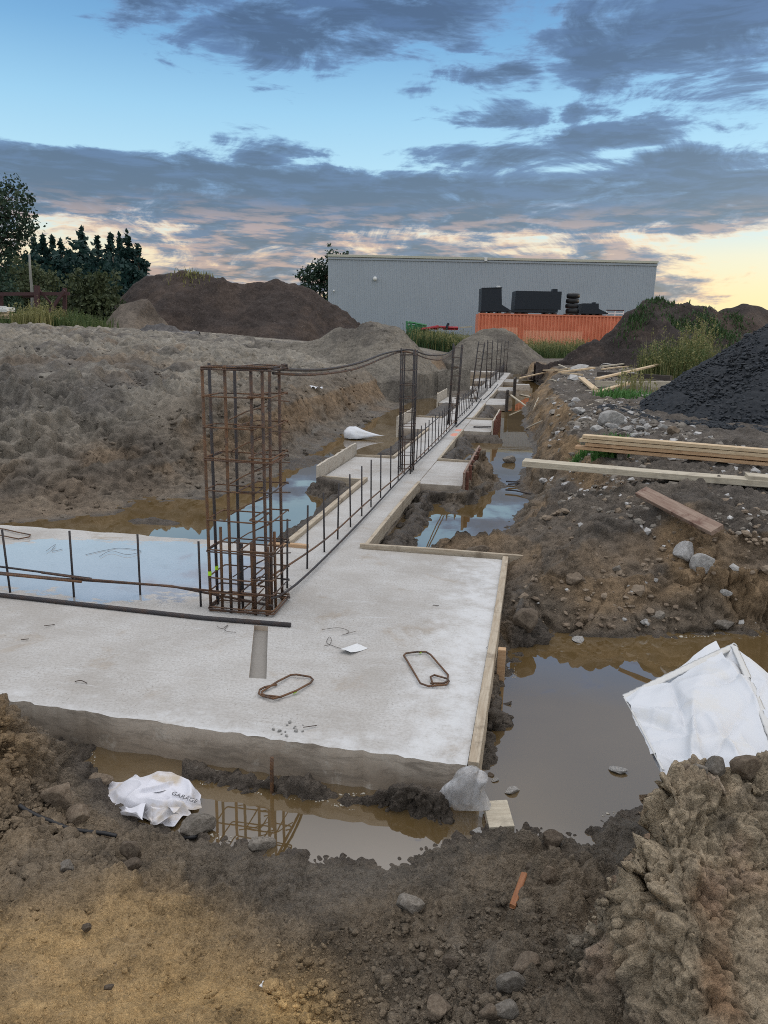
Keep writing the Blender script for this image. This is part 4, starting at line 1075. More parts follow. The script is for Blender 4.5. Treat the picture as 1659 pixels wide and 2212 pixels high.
def ridge_heap(name, label, pix, Y, base, col_fn, slope=1.35, back=1.2, res=(260, 120), rough=1.0, lean=0.0, cat='soil mound'):
    pts = [at_y(px, py, Y) for px, py in pix]; xs_ = np.array([p.x for p in pts]); zs_ = np.array([p.z for p in pts])
    hm = zs_.max() - base; pad = .8
    gx = np.linspace(xs_[0] - pad, xs_[-1] + pad, res[0]); gy = np.linspace(Y - hm * slope * 1.15 - .4, Y + hm * back + .4, res[1])
    X, Yg = np.meshgrid(gx, gy)
    W = X + .25 * n3(X, Yg, X * 0, 1.4, 91) * min(1, hm / 2)
    # ridge wanders in depth so that the crest is not a straight line
    yc = Y + .12 * hm * n3(X, X * 0, X * 0, 2.6, 92) + lean * (X - X.mean())
    hr = np.interp(W, xs_, zs_) - base
    v = np.where(Yg < yc, (yc - Yg) / (np.maximum(hr, .15) * slope), (Yg - yc) / (np.maximum(hr, .15) * back))
    v = v * (1 + .22 * n3(X, Yg, X * 0, 1.8, 93))
    z = base + hr * np.where(v < .12, 1 - v * v * 4.2 * .9, np.maximum(1 - (v - .06) * 1.0, -.4) )
    sp = max(gx[1] - gx[0], gy[1] - gy[0])
    for lam, a in ((1.2, .10), (.5, .07), (.25, .045), (.12, .025)):
        z = z + rough * a * (np.abs(n3(X, Yg, z, lam, int(lam * 100))) - .35) * float(np.clip(lam / (1.6 * sp) - .6, 0, 1))
    z = z - (v > 1.25) * .8
    idx = np.arange(X.size).reshape(X.shape)
    F = np.stack([idx[:-1, :-1], idx[:-1, 1:], idx[1:, 1:], idx[1:, :-1]], -1).reshape(-1, 4)
    c = np.array([X.mean(), Yg.mean(), base])
    V = np.stack([X, Yg, z], -1).reshape(-1, 3) - c
    na = fbm(X, Yg, z, 1.8, 4, 101); nb = fbm(X, Yg, z, .5, 3, 105)
    col = col_fn(X, Yg, z, na, nb).reshape(-1, 3)
    HEAPS.append((gx, gy, z))
    me = np_mesh(name, V, F, MAT['heap_soil'], True, {'soil': col, 'wet': np.zeros(len(V))})
    o = link(name, me); o.location = c; tag(o, label, cat); return o

def two(a, b, lo=-.1, hi=.35):
    A_ = np.array(a, np.float32); B_ = np.array(b, np.float32)
    return lambda X, Y, z, na, nb: A_ + (B_ - A_) * sstep(lo, hi, na + .4 * nb)[..., None]
ridge_heap('soil_mound', 'long dark brown topsoil mound left of the grey warehouse', [(205, 716), (222, 700), (255, 655), (290, 615), (318, 596), (340, 594), (372, 592), (400, 585), (440, 590), (470, 600), (500, 610), (530, 612), (555, 609), (575, 611), (600, 606), (640, 612), (670, 622), (700, 645), (735, 662), (755, 672), (772, 690), (792, 712)],
           46, 1.6, two((.040, .031, .028), (.057, .042, .035)), res=(420, 150), rough=1.8)
ridge_heap('soil_mound', 'small pale sandy heap at the left foot of the brown mound', [(212, 712), (235, 690), (255, 672), (280, 656), (305, 646), (320, 650), (340, 675), (365, 698), (378, 712)], 40, 1.6, two((.13, .108, .088), (.085, .07, .058)), res=(150, 70))
ridge_heap('soil_mound', 'low grey heap between the sandy heap and the brown mound', [(300, 712), (318, 700), (350, 697), (372, 704), (395, 714)], 37, 1.65, two((.13, .125, .125), (.09, .085, .085)), res=(100, 50))
sandc = two((.15, .135, .113), (.098, .088, .076))
ridge_heap('sand_heap', 'ridge of grey sand in front of the warehouse, left of the trench', [(600, 742), (650, 735), (690, 728), (712, 712), (730, 704), (748, 712), (765, 706), (782, 697), (810, 694), (835, 699), (855, 703), (872, 711), (897, 741), (922, 763), (950, 792), (965, 806)], 28, .75, sandc, slope=1.9, res=(460, 220), rough=1.3, cat='sand heap')
ridge_heap('sand_heap', 'rounded grey sand heap beyond the far end of the trench', [(925, 786), (958, 768), (990, 742), (1022, 720), (1045, 711), (1070, 707), (1095, 709), (1118, 722), (1140, 742), (1165, 764), (1200, 788)], 47, .3, sandc, res=(240, 130), rough=1.2, cat='sand heap')
ridge_heap('soil_mound', 'dark topsoil mound with green tufts in front of the orange container', [(1195, 790), (1225, 770), (1255, 752), (1290, 734), (1302, 738), (1325, 712), (1345, 690), (1362, 672), (1378, 664), (1392, 648), (1420, 645), (1445, 652), (1480, 655), (1510, 660), (1540, 668), (1570, 676), (1600, 684), (1640, 700), (1700, 720), (1760, 745)],
           36, .75, two((.036, .029, .027), (.058, .042, .035)), res=(420, 170), rough=1.8)
ridge_heap('soil_mound', 'farther dark mound at the right edge behind the tufted mound', [(1490, 715), (1530, 690), (1570, 668), (1598, 659), (1612, 655), (1630, 660), (1659, 670), (1720, 684), (1800, 700)], 44, 1.0, two((.038, .031, .029), (.06, .045, .037)), res=(200, 80))
def gravel_heap():
    root = empty('gravel_heap', (7.6, 14.2, .55)); tag(root, 'large heap of black gravel at the right edge of the site', 'gravel heap')
    C0 = np.array([8.20, 14.2]); Hh, Rr = 2.80, 3.72
    def hz(x, y):
        r = np.hypot(x - C0[0], (y - C0[1])) * (1 + .05 * n3(x, y, x * 0, 1.5, 111))
        k = np.clip(1 - r / Rr, -.2, 1)
        return .45 + Hh * (k - .10 * np.exp(-(r / .7) ** 2)) + .35 * np.exp(-((k - .02) / .10) ** 2) * .0
    gx = np.linspace(C0[0] - Rr - .3, C0[0] + Rr + .3, 330); X, Y = np.meshgrid(gx, gx - C0[0] + C0[1]); Z = hz(X, Y)
    Z = Z + .06 * (np.abs(n3(X, Y, Z, .5, 113)) - .3) + .02 * (np.abs(n3(X, Y, Z, .12, 114)) - .3) + .03 * n3(X, Y, Z, .07, 115)
    Z = Z - (np.hypot(X - C0[0], Y - C0[1]) > Rr + .15) * .5
    idx = np.arange(X.size).reshape(X.shape); F = np.stack([idx[:-1, :-1], idx[:-1, 1:], idx[1:, 1:], idx[1:, :-1]], -1).reshape(-1, 4)
    off = np.array(root.location)
    m_simple('black_gravel', (0.018, 0.022, 0.028), 0.8, 0.6, 30, 0.3, 0, 0.8, 55)
    link('heap_body', np_mesh('heap_body', np.stack([X, Y, Z], -1).reshape(-1, 3) - off, F, MAT['black_gravel'], True), root)
    # loose stones over the face
    rng = np.random.default_rng(5); n = 26000
    a = rng.uniform(0, 2 * np.pi, n); r = (Rr + .5) * np.sqrt(rng.uniform(0, 1, n)); x = C0[0] + r * np.cos(a); y = C0[1] + r * np.sin(a)
    k = (y < C0[1] + 1.0); x, y = x[k], y[k]
    V, F = scatter_stones(np.stack([x, y, np.maximum(hz(x, y), macro(x, y)) + .004], -1), rng.gamma(1.8, .0085, len(x)) + .009, rng)
    m_simple('black_stone', (0.022, 0.027, 0.034), 0.75, 0.7, 5, 0.35)
    st = link('loose_stones', np_mesh('loose_stones', V - off, F, MAT['black_stone'], False), root); st['kind'] = 'stuff'

_ICO = None
def scatter_stones(pos, rad, rng, squash=.7, sub=1):
    """one mesh of many small angular stones"""
    bm = bmesh.new(); bmesh.ops.create_icosphere(bm, subdivisions=sub, radius=1); bm.verts.ensure_lookup_table()
    bv = np.array([v.co[:] for v in bm.verts], np.float32); bf = np.array([[v.index for v in f.verts] for f in bm.faces], np.int32); bm.free()
    n = len(pos); k = len(bv)
    ax = rng.normal(size=(n, 4)); ax /= np.linalg.norm(ax, axis=1, keepdims=True); w, x, y, z = ax.T
    Rm = np.stack([np.stack([1 - 2 * (y * y + z * z), 2 * (x * y - z * w), 2 * (x * z + y * w)], -1), np.stack([2 * (x * y + z * w), 1 - 2 * (x * x + z * z), 2 * (y * z - x * w)], -1), np.stack([2 * (x * z - y * w), 2 * (y * z + x * w), 1 - 2 * (x * x + y * y)], -1)], 1)
    sc = rng.uniform(.55, 1.25, size=(n, 1, 3)); jit = 1 + rng.uniform(-.28, .22, size=(n, k, 1))
    v = bv[None] * sc * jit
    v = np.einsum('nij,nkj->nki', Rm, v) * rad[:, None, None]; v[..., 2] *= squash
    v = v + pos[:, None, :]
    f = bf[None] + (np.arange(n) * k)[:, None, None]
    return v.reshape(-1, 3), f.reshape(-1, 3)
gravel_heap()

def strew(name, n, region, rad, mat, label, seed, sink=.3, sub=1, squash=.7):
    """stones too many to count, strewn over the ground"""
    rng = np.random.default_rng(seed); x, y = region(rng, n)
    z, d, *_ = macro(x, y, True); k = d > .03; x, y, z = x[k], y[k], z[k]
    r = rad(rng, len(x)); V, F = scatter_stones(np.stack([x, y, z + r * (.35 - sink)], -1), r, rng, squash, sub)
    if name == 'soil_clods':
        k = len(V) // len(x); c = soil_at(x, y) * rng.uniform(.75, 1.25, (len(x), 1)); at_ = {'soil': np.repeat(c, k, 0), 'wet': np.zeros(len(V))}
        o = link(name, np_mesh(name, V, F, MAT['soil'], True, at_))
    else:
        o = link(name, np_mesh(name, V, F, MAT[mat], False))
    tag(o, label, None, None, 'stuff'); return o

def poly_region(pix, zg=.6):
    P_ = np.array([tuple(at(px, py, zg))[:2] for px, py in pix])
    def f(rng, n):
        # sample evenly in the picture's sense: more stones near, fewer far
        out = []
        lo, hi = P_.min(0), P_.max(0)
        while sum(len(o) for o in out) < n:
            u = rng.uniform(0, 1, (4 * n, 2)); y = lo[1] * (hi[1] / lo[1]) ** u[:, 1]; x = lo[0] + (hi[0] - lo[0]) * u[:, 0]
            ok = sd_poly(x, y, [tuple(p) for p in P_]) < 0; out.append(np.stack([x[ok], y[ok]], -1))
        q = np.concatenate(out)[:n]; return q[:, 0], q[:, 1]
    return f
rub = poly_region([(1210, 1000), (1230, 920), (1300, 870), (1400, 900), (1560, 960), (1760, 1010), (1900, 1110), (1500, 1120), (1240, 1060)])
strew('gravel', 1500, rub, lambda g, n: g.gamma(1.6, .011, n) + .008, 'rock_grey', 'grey pebbles strewn around the timber on the right', 31)
strew('gravel', 380, rub, lambda g, n: g.gamma(1.5, .013, n) + .008, 'rock_white', 'whitish pebbles strewn around the timber on the right', 32)
rub2 = poly_region([(1190, 960), (1190, 850), (1200, 815), (1260, 795), (1420, 790), (1440, 850), (1380, 900), (1300, 950)], .7)
strew('gravel', 1100, rub2, lambda g, n: g.gamma(1.5, .016, n) + .010, 'rock_grey', 'grey rubble over the far right ground', 33)
strew('gravel', 200, rub2, lambda g, n: g.gamma(1.4, .022, n) + .012, 'rock_white', 'whitish rubble over the far right ground', 34)
prm = poly_region([(1130, 1350), (1110, 1220), (1180, 1080), (1300, 1040), (1660, 1080), (1660, 1340), (1400, 1370)], .3)
strew('gravel', 1500, prm, lambda g, n: g.gamma(1.6, .008, n) + .006, 'rock_brown', 'earthy crumbs on the muddy bank beside the pond', 35)
strew('gravel', 90, prm, lambda g, n: g.gamma(1.5, .010, n) + .006, 'rock_pale', 'pale pebbles on the muddy bank beside the pond', 36)
lb = poly_region([(-60, 1100), (-60, 760), (600, 745), (860, 820), (620, 960), (300, 1090)], .9)
m_simple('crumb_sand', (0.19, 0.17, 0.14), 0.95, 0.3, 3, 0.2); m_simple('crumb_mud', (0.135, 0.11, 0.082), 0.9, 0.5, 9, 0.25); m_simple('crumb_ochre', (0.20, 0.15, 0.095), 0.95, 0.3, 3, 0.2)
strew('soil_clods', 6500, lb, lambda g, n: g.gamma(1.2, .014, n) + .008, 'crumb_sand', 'sandy clods over the left spoil bank', 37)
nr = poly_region([(620, 2212), (560, 2000), (760, 1900), (1000, 1840), (1290, 1830), (1300, 2060), (1340, 2300), (900, 2400)], .1)
strew('soil_clods', 2600, nr, lambda g, n: g.gamma(.9, .0038, n) + .0015, 'crumb_mud', 'dark crumbs of mud in the near right hollow', 38, sub=2)
nl = poly_region([(-80, 1830), (-80, 1560), (60, 1640), (190, 1700), (250, 1780), (200, 1860)], .1)
strew('soil_clods', 1500, nl, lambda g, n: g.gamma(1.1, .0065, n) + .004, 'crumb_ochre', 'broken ochre clods beside the near puddle', 39, sub=2)
na_ = poly_region([(-100, 2400), (-100, 1800), (400, 1850), (900, 1900), (1250, 1900), (1290, 2400)], .1)
strew('soil_clods', 2200, na_, lambda g, n: g.gamma(1.0, .0022, n) + .0012, 'crumb_mud', 'fine crumbs on the trodden sandy foreground', 40)

def scum():
    rng = np.random.default_rng(77); x = rng.uniform(-1.6, 3.4, 60000); y = rng.uniform(2.6, 6.2, 60000)
    z = macro(x, y); n = n3(x, y, x * 0, .35, 15); k = (np.abs(z - WATER_Z + .012) < .010) & (n > .12); x, y = x[k], y[k]
    V, F = scatter_stones(np.stack([x, y, np.full(len(x), WATER_Z + .001)], -1), rng.gamma(1.5, .0016, len(x)) + .0014, rng, .25)
    m_simple('scum', (0.42, 0.39, 0.33), .6, .3, 8); tag(link('foam', np_mesh('foam', V, F, MAT['scum'], True)), 'pale scum along the muddy shore of pond and puddle', None, None, 'stuff')
scum()

# ------------------------------------------------------------------ single rocks
def rock_mesh(seed, cuts=7, rough=.10):
    rnd = random.Random(seed); bm = bmesh.new(); bmesh.ops.create_icosphere(bm, subdivisions=4, radius=1)
    planes = []
    for i in range(cuts):
        n = Vector((rnd.gauss(0, 1), rnd.gauss(0, 1), rnd.gauss(0, .8))).normalized(); planes.append((n, rnd.uniform(.48, .84)))
    V = np.array([v.co[:] for v in bm.verts])
    for n, dd in planes:
        n = np.array(n); q = V @ n - dd; V = np.where((q > 0)[:, None], V - n[None] * (q * .93)[:, None], V)
    nn = rough * n3(V[:, 0] + seed, V[:, 1], V[:, 2], .8, 3) + rough * .5 * n3(V[:, 0] + seed, V[:, 1], V[:, 2], .3, 4) + rough * .25 * n3(V[:, 0] + seed, V[:, 1], V[:, 2], .13, 6)
    V = V * (1 + nn)[:, None]
    for v, c in zip(bm.verts, V): v.co = c
    me = bpy.data.meshes.new('rock'); bm.to_mesh(me); bm.free()
    me.polygons.foreach_set('use_smooth', [True] * len(me.polygons)); return me
_RM = [rock_mesh(s, 8 + s % 6, .08 + .02 * (s % 3)) for s in range(9)]
_RMM = {}
def rock(px0, px1, py, asp, mat, label, name='rock', cat='rock', group=None, sink=.14, z=None, deep=.85, k=[0]):
    """rock seen between px0 and px1 with its foot at py; asp = height / width"""
    c = hit((px0 + px1) / 2, py) if z is None else at((px0 + px1) / 2, py, z)
    depth = c.y * math.cos(PITCH) - (c.z - CAM_H) * math.sin(PITCH); w = (px1 - px0) * depth / FPX
    k[0] += 1; i = k[0] % len(_RM)
    if (i, mat) not in _RMM:
        me = _RM[i].copy(); me.materials.clear(); me.materials.append(MAT[mat]); _RMM[(i, mat)] = me
    o = link(name, _RMM[(i, mat)]); h = w * asp
    o.scale = (w / 2 * 1.22, w / 2 * deep * 1.1, h / 2 * 1.3); o.rotation_euler = (random.uniform(-.15, .15), random.uniform(-.15, .15), random.uniform(-.5, .5))
    o.location = c + Vector((0, w * .35, h * (.5 - sink))); tag(o, label, cat, group); return o
ROCKS = [
    (1502, 1562, 1062 - 48 + 8, .8, 'rock_pale', None)]
def z6(x, y): return ((1300 + x / 4.1475) / 1.1573, (860 + y / 4.1475) / 1.1573)
def rk6(x0, x1, y, asp, mat, label, **kw):
    a = z6(x0, y); b = z6(x1, y); return rock(a[0], b[0], a[1], asp, mat, label, **kw)
G1 = 'rocks by the black gravel heap'
rk6(850, 1080, 845, .66, 'rock_pale', 'largest boulder, pale-faced, left of the black gravel heap', group=G1)
rk6(740, 890, 940, .58, 'rock_pale', 'angular pale rock behind the left end of the timber stack', group=G1)
rk6(905, 1028, 882, .48, 'rock_pale', 'rounded pale rock at the foot of the largest boulder', group=G1)
rk6(1040, 1180, 930, .62, 'rock_pale', 'slanted pale slab of rock behind the timber stack', group=G1)
rk6(1145, 1270, 970, .44, 'rock_pale', 'low pale rock touching the back of the timber stack', group=G1)
rk6(1025, 1130, 962, .5, 'rock_grey', 'grey rock between two pale ones behind the timber stack', group=G1)
rk6(930, 1015, 935, .6, 'rock_grey', 'small grey rock under the rounded pale rock', group=G1)
rk6(1225, 1335, 902, .5, 'rock_pale', 'pale block lying between the boulder and the gravel heap', group=G1)
rk6(1290, 1365, 868, .6, 'rock_pale', 'pale stone close under the edge of the gravel heap', group=G1)
rk6(1448, 1535, 882, .5, 'rock_pale', 'oval pale rock on the skirt of the gravel heap', group=G1)
rk6(1530, 1672, 955, .66, 'rock_brown', 'olive-brown boulder at the foot of the gravel heap', group=G1)
rk6(1245, 1298, 735, .65, 'rock_white', 'white stone stuck on the gravel slope above the pale rocks', group=G1)
rk6(760, 908, 1068, .62, 'rock_pale', 'rounded pale rock leaning on the left end of the timber stack', group=G1)
rk6(1005, 1132, 1210, .95, 'rock_grey', 'upright grey rock between the timber stack and the long plank', group=G1)
rk6(1400, 1495, 1205, .5, 'rock_pale', 'pale stone in front of the timber stack, right of the upright rock', group=G1)
rk6(1310, 1360, 1205, .5, 'rock_pale', 'small pale pebble-stone between timber stack and long plank', group=G1)
rk6(800, 885, 748, .75, 'rock_brown', 'brown rock left behind the largest boulder', group=G1)
rk6(870, 935, 702, .7, 'rock_pale', 'small pale rock behind the largest boulder', group=G1)
rk6(1000, 1110, 838, .42, 'rock_pale', 'flat pale rock right of the largest boulder', group=G1)
rk6(555, 692, 728, .48, 'rock_pale', 'long pale rock beside the thin pole on the ground', group=G1)
rk6(508, 575, 662, .9, 'rock_pale', 'grey-white stone standing on the trench edge', group=G1)
rk6(332, 396, 636, .62, 'rock_white', 'white rounded stone on the trench edge', group=G1)
rk6(690, 738, 395, .7, 'rock_pale', 'far pale stone near the scattered boards', group=G1)
rk6(380, 412, 395, .8, 'rock_white', 'tiny white stone near the crossing far boards', group=G1)
rk6(545, 735, 275, .32, 'rock_pale', 'broad pale hump of rubble beyond the far boards', group=G1)
rk6(870, 1010, 245, .3, 'rock_pale', 'pale rubble lump beyond the dark clod on the far right', group=G1)
rk6(460, 500, 606, .5, 'rock_pale', 'small flat stone left of the standing trench-edge stone', group=G1)
rk6(620, 720, 815, .45, 'rock_grey', 'grey rock half buried in the trench-side rubble', group=G1)
rk6(415, 480, 905, .55, 'rock_grey', 'bluish grey rock low in the trench-side rubble', group=G1)
rk6(540, 590, 790, .6, 'rock_grey', 'small grey rock on the trench-side slope', group=G1)
rk6(1255, 1370, 560, .4, 'rock_pale', 'pale rock beside the far weed patch', group=G1)
rk6(1030, 1080, 660, .6, 'rock_grey', 'small grey rock near the long thin pole', group=G1)
rnd_ = random.Random(3)
for i in range(26):
    x = rnd_.uniform(1090, 1330); y = rnd_.uniform(800, 960); w = rnd_.uniform(28, 60)
    rk6(x, x + w, y, rnd_.uniform(.45, .7), 'rock_pale', 'small pale stone in the rubble between boulder and gravel heap', group='small pale stones by the gravel heap')
for i in range(22):
    x = rnd_.uniform(850, 1250); y = rnd_.uniform(315, 362); w = rnd_.uniform(28, 70)
    rk6(x, x + w, y, rnd_.uniform(.4, .6), 'rock_pale', 'small pale stone in the far heap behind the dark boards', group='stones behind the dark boards')
G2 = 'rocks on the mud'
rock(1460, 1512, 1216, .8, 'rock_white', 'white angular rock just under the tilted plank', group=G2)
rock(1500, 1545, 1234, .8, 'rock_pale', 'pale rock below the white rock under the tilted plank', group=G2)
rock(1112, 1170, 1368, .82, 'rock_dark', 'dark round boulder at the pond edge beside the corner slab', group=G2)
rock(1012, 1058, 1204, .5, 'rock_dark', 'dark rock behind the cross board at the trench end', group=G2)
rock(1084, 1113, 1001, .62, 'rock_grey', 'grey rock standing in the water of the right trench', group=G2, z=WATER_Z)
rock(1224, 1272, 1266, .55, 'rock_brown', 'tan rock in the muddy bank above the pond', group=G2)
rock(1325, 1345, 1238, .8, 'rock_grey', 'small grey stone high on the muddy bank', group=G2)
rock(1410, 1440, 1340, .6, 'rock_grey', 'grey stone low on the muddy bank near the pond', group=G2)
rock(1545, 1585, 1362, .6, 'rock_grey', 'flat grey stone at the far pond shore', group=G2)
rock(1385, 1405, 1352, .6, 'rock_pale', 'small pale stone at the foot of the muddy bank', group=G2)
rock(1560, 1582, 1290, .5, 'rock_pale', 'pale pebble on the right part of the muddy bank', group=G2)
rock(1165, 1185, 1045, .5, 'rock_white', 'white stone at the narrow muddy neck of the trench', group=G2)
rock(258, 304, 1862, .92, 'rock_dark', 'dark round stone standing on the near mud', group=G2, sink=.12)
rock(256, 298, 1886, .6, 'rock_dark', 'dark flattened stone just in front of the dark round stone', group=G2)
rock(122, 158, 1890, .7, 'rock_grey', 'grey-blue stone on the sandy near ground', group=G2)
rock(84, 158, 1752, .7, 'rock_brown', 'large brown clod left of the crumpled white bag', group=G2)
rock(135, 190, 1783, .65, 'rock_brown', 'brown clod beside the black cable', group=G2)
rock(188, 238, 1706, .6, 'rock_brown', 'brown rock in the puddle behind the crumpled bag', group=G2, z=WATER_Z)
rock(384, 458, 1808, .42, 'rock_grey', 'flat grey slab fragment beside the crumpled bag', group=G2, z=WATER_Z + .02, deep=.7)
rock(537, 590, 1842, .45, 'rock_grey', 'grey stone at the near shore of the puddle', group=G2, z=WATER_Z)
rock(935, 958, 1868, .8, 'rock_dark', 'small dark stone at the middle of the near shore', group=G2, z=WATER_Z)
def z7(x, y): return ((960 + x / 1.728) / 1.1573, (1740 + y / 1.728) / 1.1573)
def rk7(x0, x1, y, asp, mat, label, **kw):
    a = z7(x0, y); b = z7(x1, y); kw.setdefault('sink', .34); return rock(a[0], b[0], a[1], asp, mat, label, group=G2, **kw)
rk7(500, 612, 1295, .95, 'rock_grey', 'largest pale stone in the near foreground hollow', sink=.28)
rk7(472, 578, 1400, .85, 'rock_grey', 'pale stone directly in front of the largest foreground stone')
rk7(182, 305, 1395, .7, 'rock_brown', 'grey stone near the bottom edge, left of the pale pair')
rk7(568, 702, 1205, .55, 'rock_brown', 'brown stone behind the largest foreground stone')
rk7(695, 745, 1190, .9, 'rock_brown', 'small rusty stone beside the brown foreground stone')
rk7(66, 168, 940, .85, 'rock_grey', 'pale stone on the mud between stick and puddle')
rk7(678, 745, 800, .95, 'rock_brown', 'reddish clod right of the orange stick')
rk7(622, 692, 768, .5, 'rock_dark', 'bluish dark stone behind the reddish clod')
rk7(505, 560, 1060, .7, 'rock_dark', 'dark round stone below the orange stick')
rk7(258, 330, 1180, .7, 'rock_dark', 'dark stone left of the brown foreground stone')
rk7(680, 705, 1075, 1.5, 'rock_dark', 'narrow blue-black stone in the foreground hollow')
rk7(690, 790, 655, .8, 'rock_dark', 'dark clod at the pond shore near the wood block')
rk7(420, 500, 1400, .8, 'rock_brown', 'ochre stone at the very bottom of the foreground')
for (x, y, w) in ((180, 972, 22), (170, 1085 + 1060, 20), (235, 2150, 16), (150, 2060, 18)):
    pass
rock(175, 196, 2330 / 1.1573 * 1.0, .7, 'rock_dark', 'small dark pebble on the ochre sand at lower left', group=G2)
rock(225, 243, 2172 - 30, .7, 'rock_dark', 'tiny dark pebble on the ochre sand below the other', group=G2)
# crest stones of the right foreground bank
for i, (x0, x1, y, lb_) in enumerate(((1530, 1575, 1668, 'grey clod on the crest of the foreground bank below the bulk bag'), (1500, 1530, 1672, 'small grey clod left on the foreground crest'), (1478, 1500, 1668, 'brown crumb on the left of the foreground crest'), (1590, 1650, 1670, 'brown clod on the right of the foreground crest'))):
    rock(x0, x1, y, .8, 'rock_grey' if i < 2 else 'rock_brown', lb_, group='clods on the foreground crest', sink=.42)
# floating scraps
for (x0, x1, y, lb_) in ((1060, 1078, 1690, 'pale stone breaking the water right of the plastic film'), (1053, 1070, 1678, 'dark stone breaking the water beside the plastic film'), (1092, 1125, 1716, 'glassy bubble of film floating in the pond'), (1022, 1048, 1802, 'bubble of film floating left of the wood block'), (1322, 1356, 1672, 'white scrap floating near the bulk bag'), (1238, 1268, 1388, 'foam-edged stone at the far pond shore')):
    rock(x0, x1, y, .35, 'rock_pale' if 'dark' not in lb_ else 'rock_dark', lb_, 'floating_scrap' if 'stone' not in lb_ else 'rock', 'scrap' if 'stone' not in lb_ else 'rock', z=WATER_Z, sink=.3)
# rubble on the slab
for i in range(14):
    p = at(random.uniform(585, 660), random.uniform(1560, 1592), 0); o = link('rubble_stone', _RMM[(1, 'rock_pale')] if (1, 'rock_pale') in _RMM else _RM[1]); k = random.uniform(.005, .014); o.scale = (k, k, k * .7); o.location = p + Vector((0, 0, k * .4)); o.rotation_euler = (0, 0, random.uniform(0, 6)); tag(o, 'grey crumb of concrete in the little heap near the slab front edge', 'rubble', 'crumbs on the slab')

# ------------------------------------------------------------------ planks
def plank6(x0, y0, x1, y1, width, thick, mat, label, lift=(0, 0), group='boards scattered on the far right ground', up=None):
    a = hit(*z6(x0, y0)) + Vector((0, 0, thick / 2 + .015 + lift[0])); b = hit(*z6(x1, y1)) + Vector((0, 0, thick / 2 + .015 + lift[1]))
    return board('plank', a, b, width, thick, mat, label, 'plank', group, up or Vector((0, 0, 1)))
plank6(118, 306, 370, 306, .10, .06, 'pine', 'straight yellow board farthest left on the far bank', (.08, .1))
plank6(370, 308, 642, 274, .10, .06, 'pine', 'yellow board slanting up right behind the crossing pair', (.08, .1))
plank6(402, 322, 765, 284, .12, .06, 'pine', 'longer yellow board of the crossing pair', (.06, .08))
plank6(835, 270, 1142, 233, .12, .05, 'grey_wood', 'grey board farthest right beyond the dark clod', (.1, .1))
plank6(850, 280, 1112, 250, .10, .05, 'pine', 'yellow board lying under the farthest grey board', (.03, .03))
plank6(448, 332, 632, 348, .14, .05, 'pine', 'short yellow board in front of the crossing pair', (.05, .05))
a = hit(*z6(248, 322)) + Vector((0, 0, .10)); b = at_y(*z6(-2, 354), a.y - 1.2); board('plank', a, b, .09, .05, 'pine', 'yellow board sticking out over the far trench', 'plank', 'boards scattered on the far right ground')
plank6(628, 402, 778, 500, .16, .05, 'pine', 'short wide board lying end-on towards the camera', (.10, .02))
plank6(790, 442, 1442, 358, .12, .05, 'pine', 'long yellow board resting across the grey sleeper', (.16, .42))
plank6(778, 452, 1600, 462, .10, .16, 'grey_wood', 'long grey sleeper-like beam under the yellow board', (.0, .0))
plank6(808, 352, 1562, 402, .12, .14, 'dark_wood', 'long dark beam behind the grey sleeper', (.05, .05))
plank6(800, 534, 1120, 482, .12, .05, 'pine', 'yellow board beside the green weeds', (.03, .14))
plank6(600, 494, 790, 502, .10, .03, 'grey_wood', 'thin grey board under the end-on board', (.0, .0))
plank6(398, 246, 512, 280, .06, .04, 'grey_wood', 'short grey stick on the far muddy bank', (.1, .02))
for (x0, y0, x1, y1, lb_) in ((510, 748, 905, 598, 'long thin pale pole lying across the rubble'), (62, 892, 405, 762, 'thin stick leaning over the edge of the right trench'), (135, 706, 190, 580, 'short stick on the trench wall'), (250, 596, 368, 586, 'thin stick beside the white rounded stone'), (310, 382, 375, 405, 'small twig on the far bank')):
    a = hit(*z6(x0, y0)) + Vector((0, 0, .03)); b = hit(*z6(x1, y1)) + Vector((0, 0, .05)); m = MB(); m.tube(smooth_path([a, a.lerp(b, .4) + Vector((0, 0, .02)), b], 4), .018, 6); q = m.build('stick', MAT['grey_wood'], None, True, loc=a); tag(q, lb_, 'stick', 'sticks by the trench')
a = at(*z6(5, 525), WATER_Z + .02); b = at(*z6(178, 562), WATER_Z + .02); board('plank', a, b, .10, .03, 'grey_wood', 'thin board floating over the orange reflection in the trench', 'plank')
# timber stack: four long boards
def pair(p0, p1, z0, z1): return at(*p0, z0), at(*p1, z1)
TG = 'stacked timber on the right'
TA = at(1240, 972, .70); TD = (at(1700, 1012, .70) - TA).normalized(); TN = Vector((-TD.y, TD.x, 0))
if TN.y < 0: TN = -TN
for i, (off, mat, lb_) in enumerate(((.0, 'pine_orange', 'bottom board of the timber stack'), (.12, 'pine_orange', 'second board from the bottom of the timber stack, reddish'), (.05, 'pine', 'third board from the bottom of the timber stack'), (.08, 'pine', 'top board of the timber stack'))):
    z = .725 + i * .044
    p = TA + TD * off + TN * (.09 - .004 * i); p.z = z
    board('plank', p, p + TD * 4.6, .13, .039, mat, lb_, 'plank', TG, warp=.004)
a, b = pair((1131, 990), (1840, 1046), .78, .74)
za = gz(a.x, a.y)
o = board('plank', at(1131, 1000, .72), at(1760, 1050, .70), .20, .06, 'grey_wood', 'long weathered plank jutting out over the right trench', 'plank', TG, warp=.006)
board('plank', at(1612, 1030, .74), at(1860, 1048, .73), .20, .05, 'grey_wood', 'short weathered plank end lying over the long plank at the right edge', 'plank', TG)
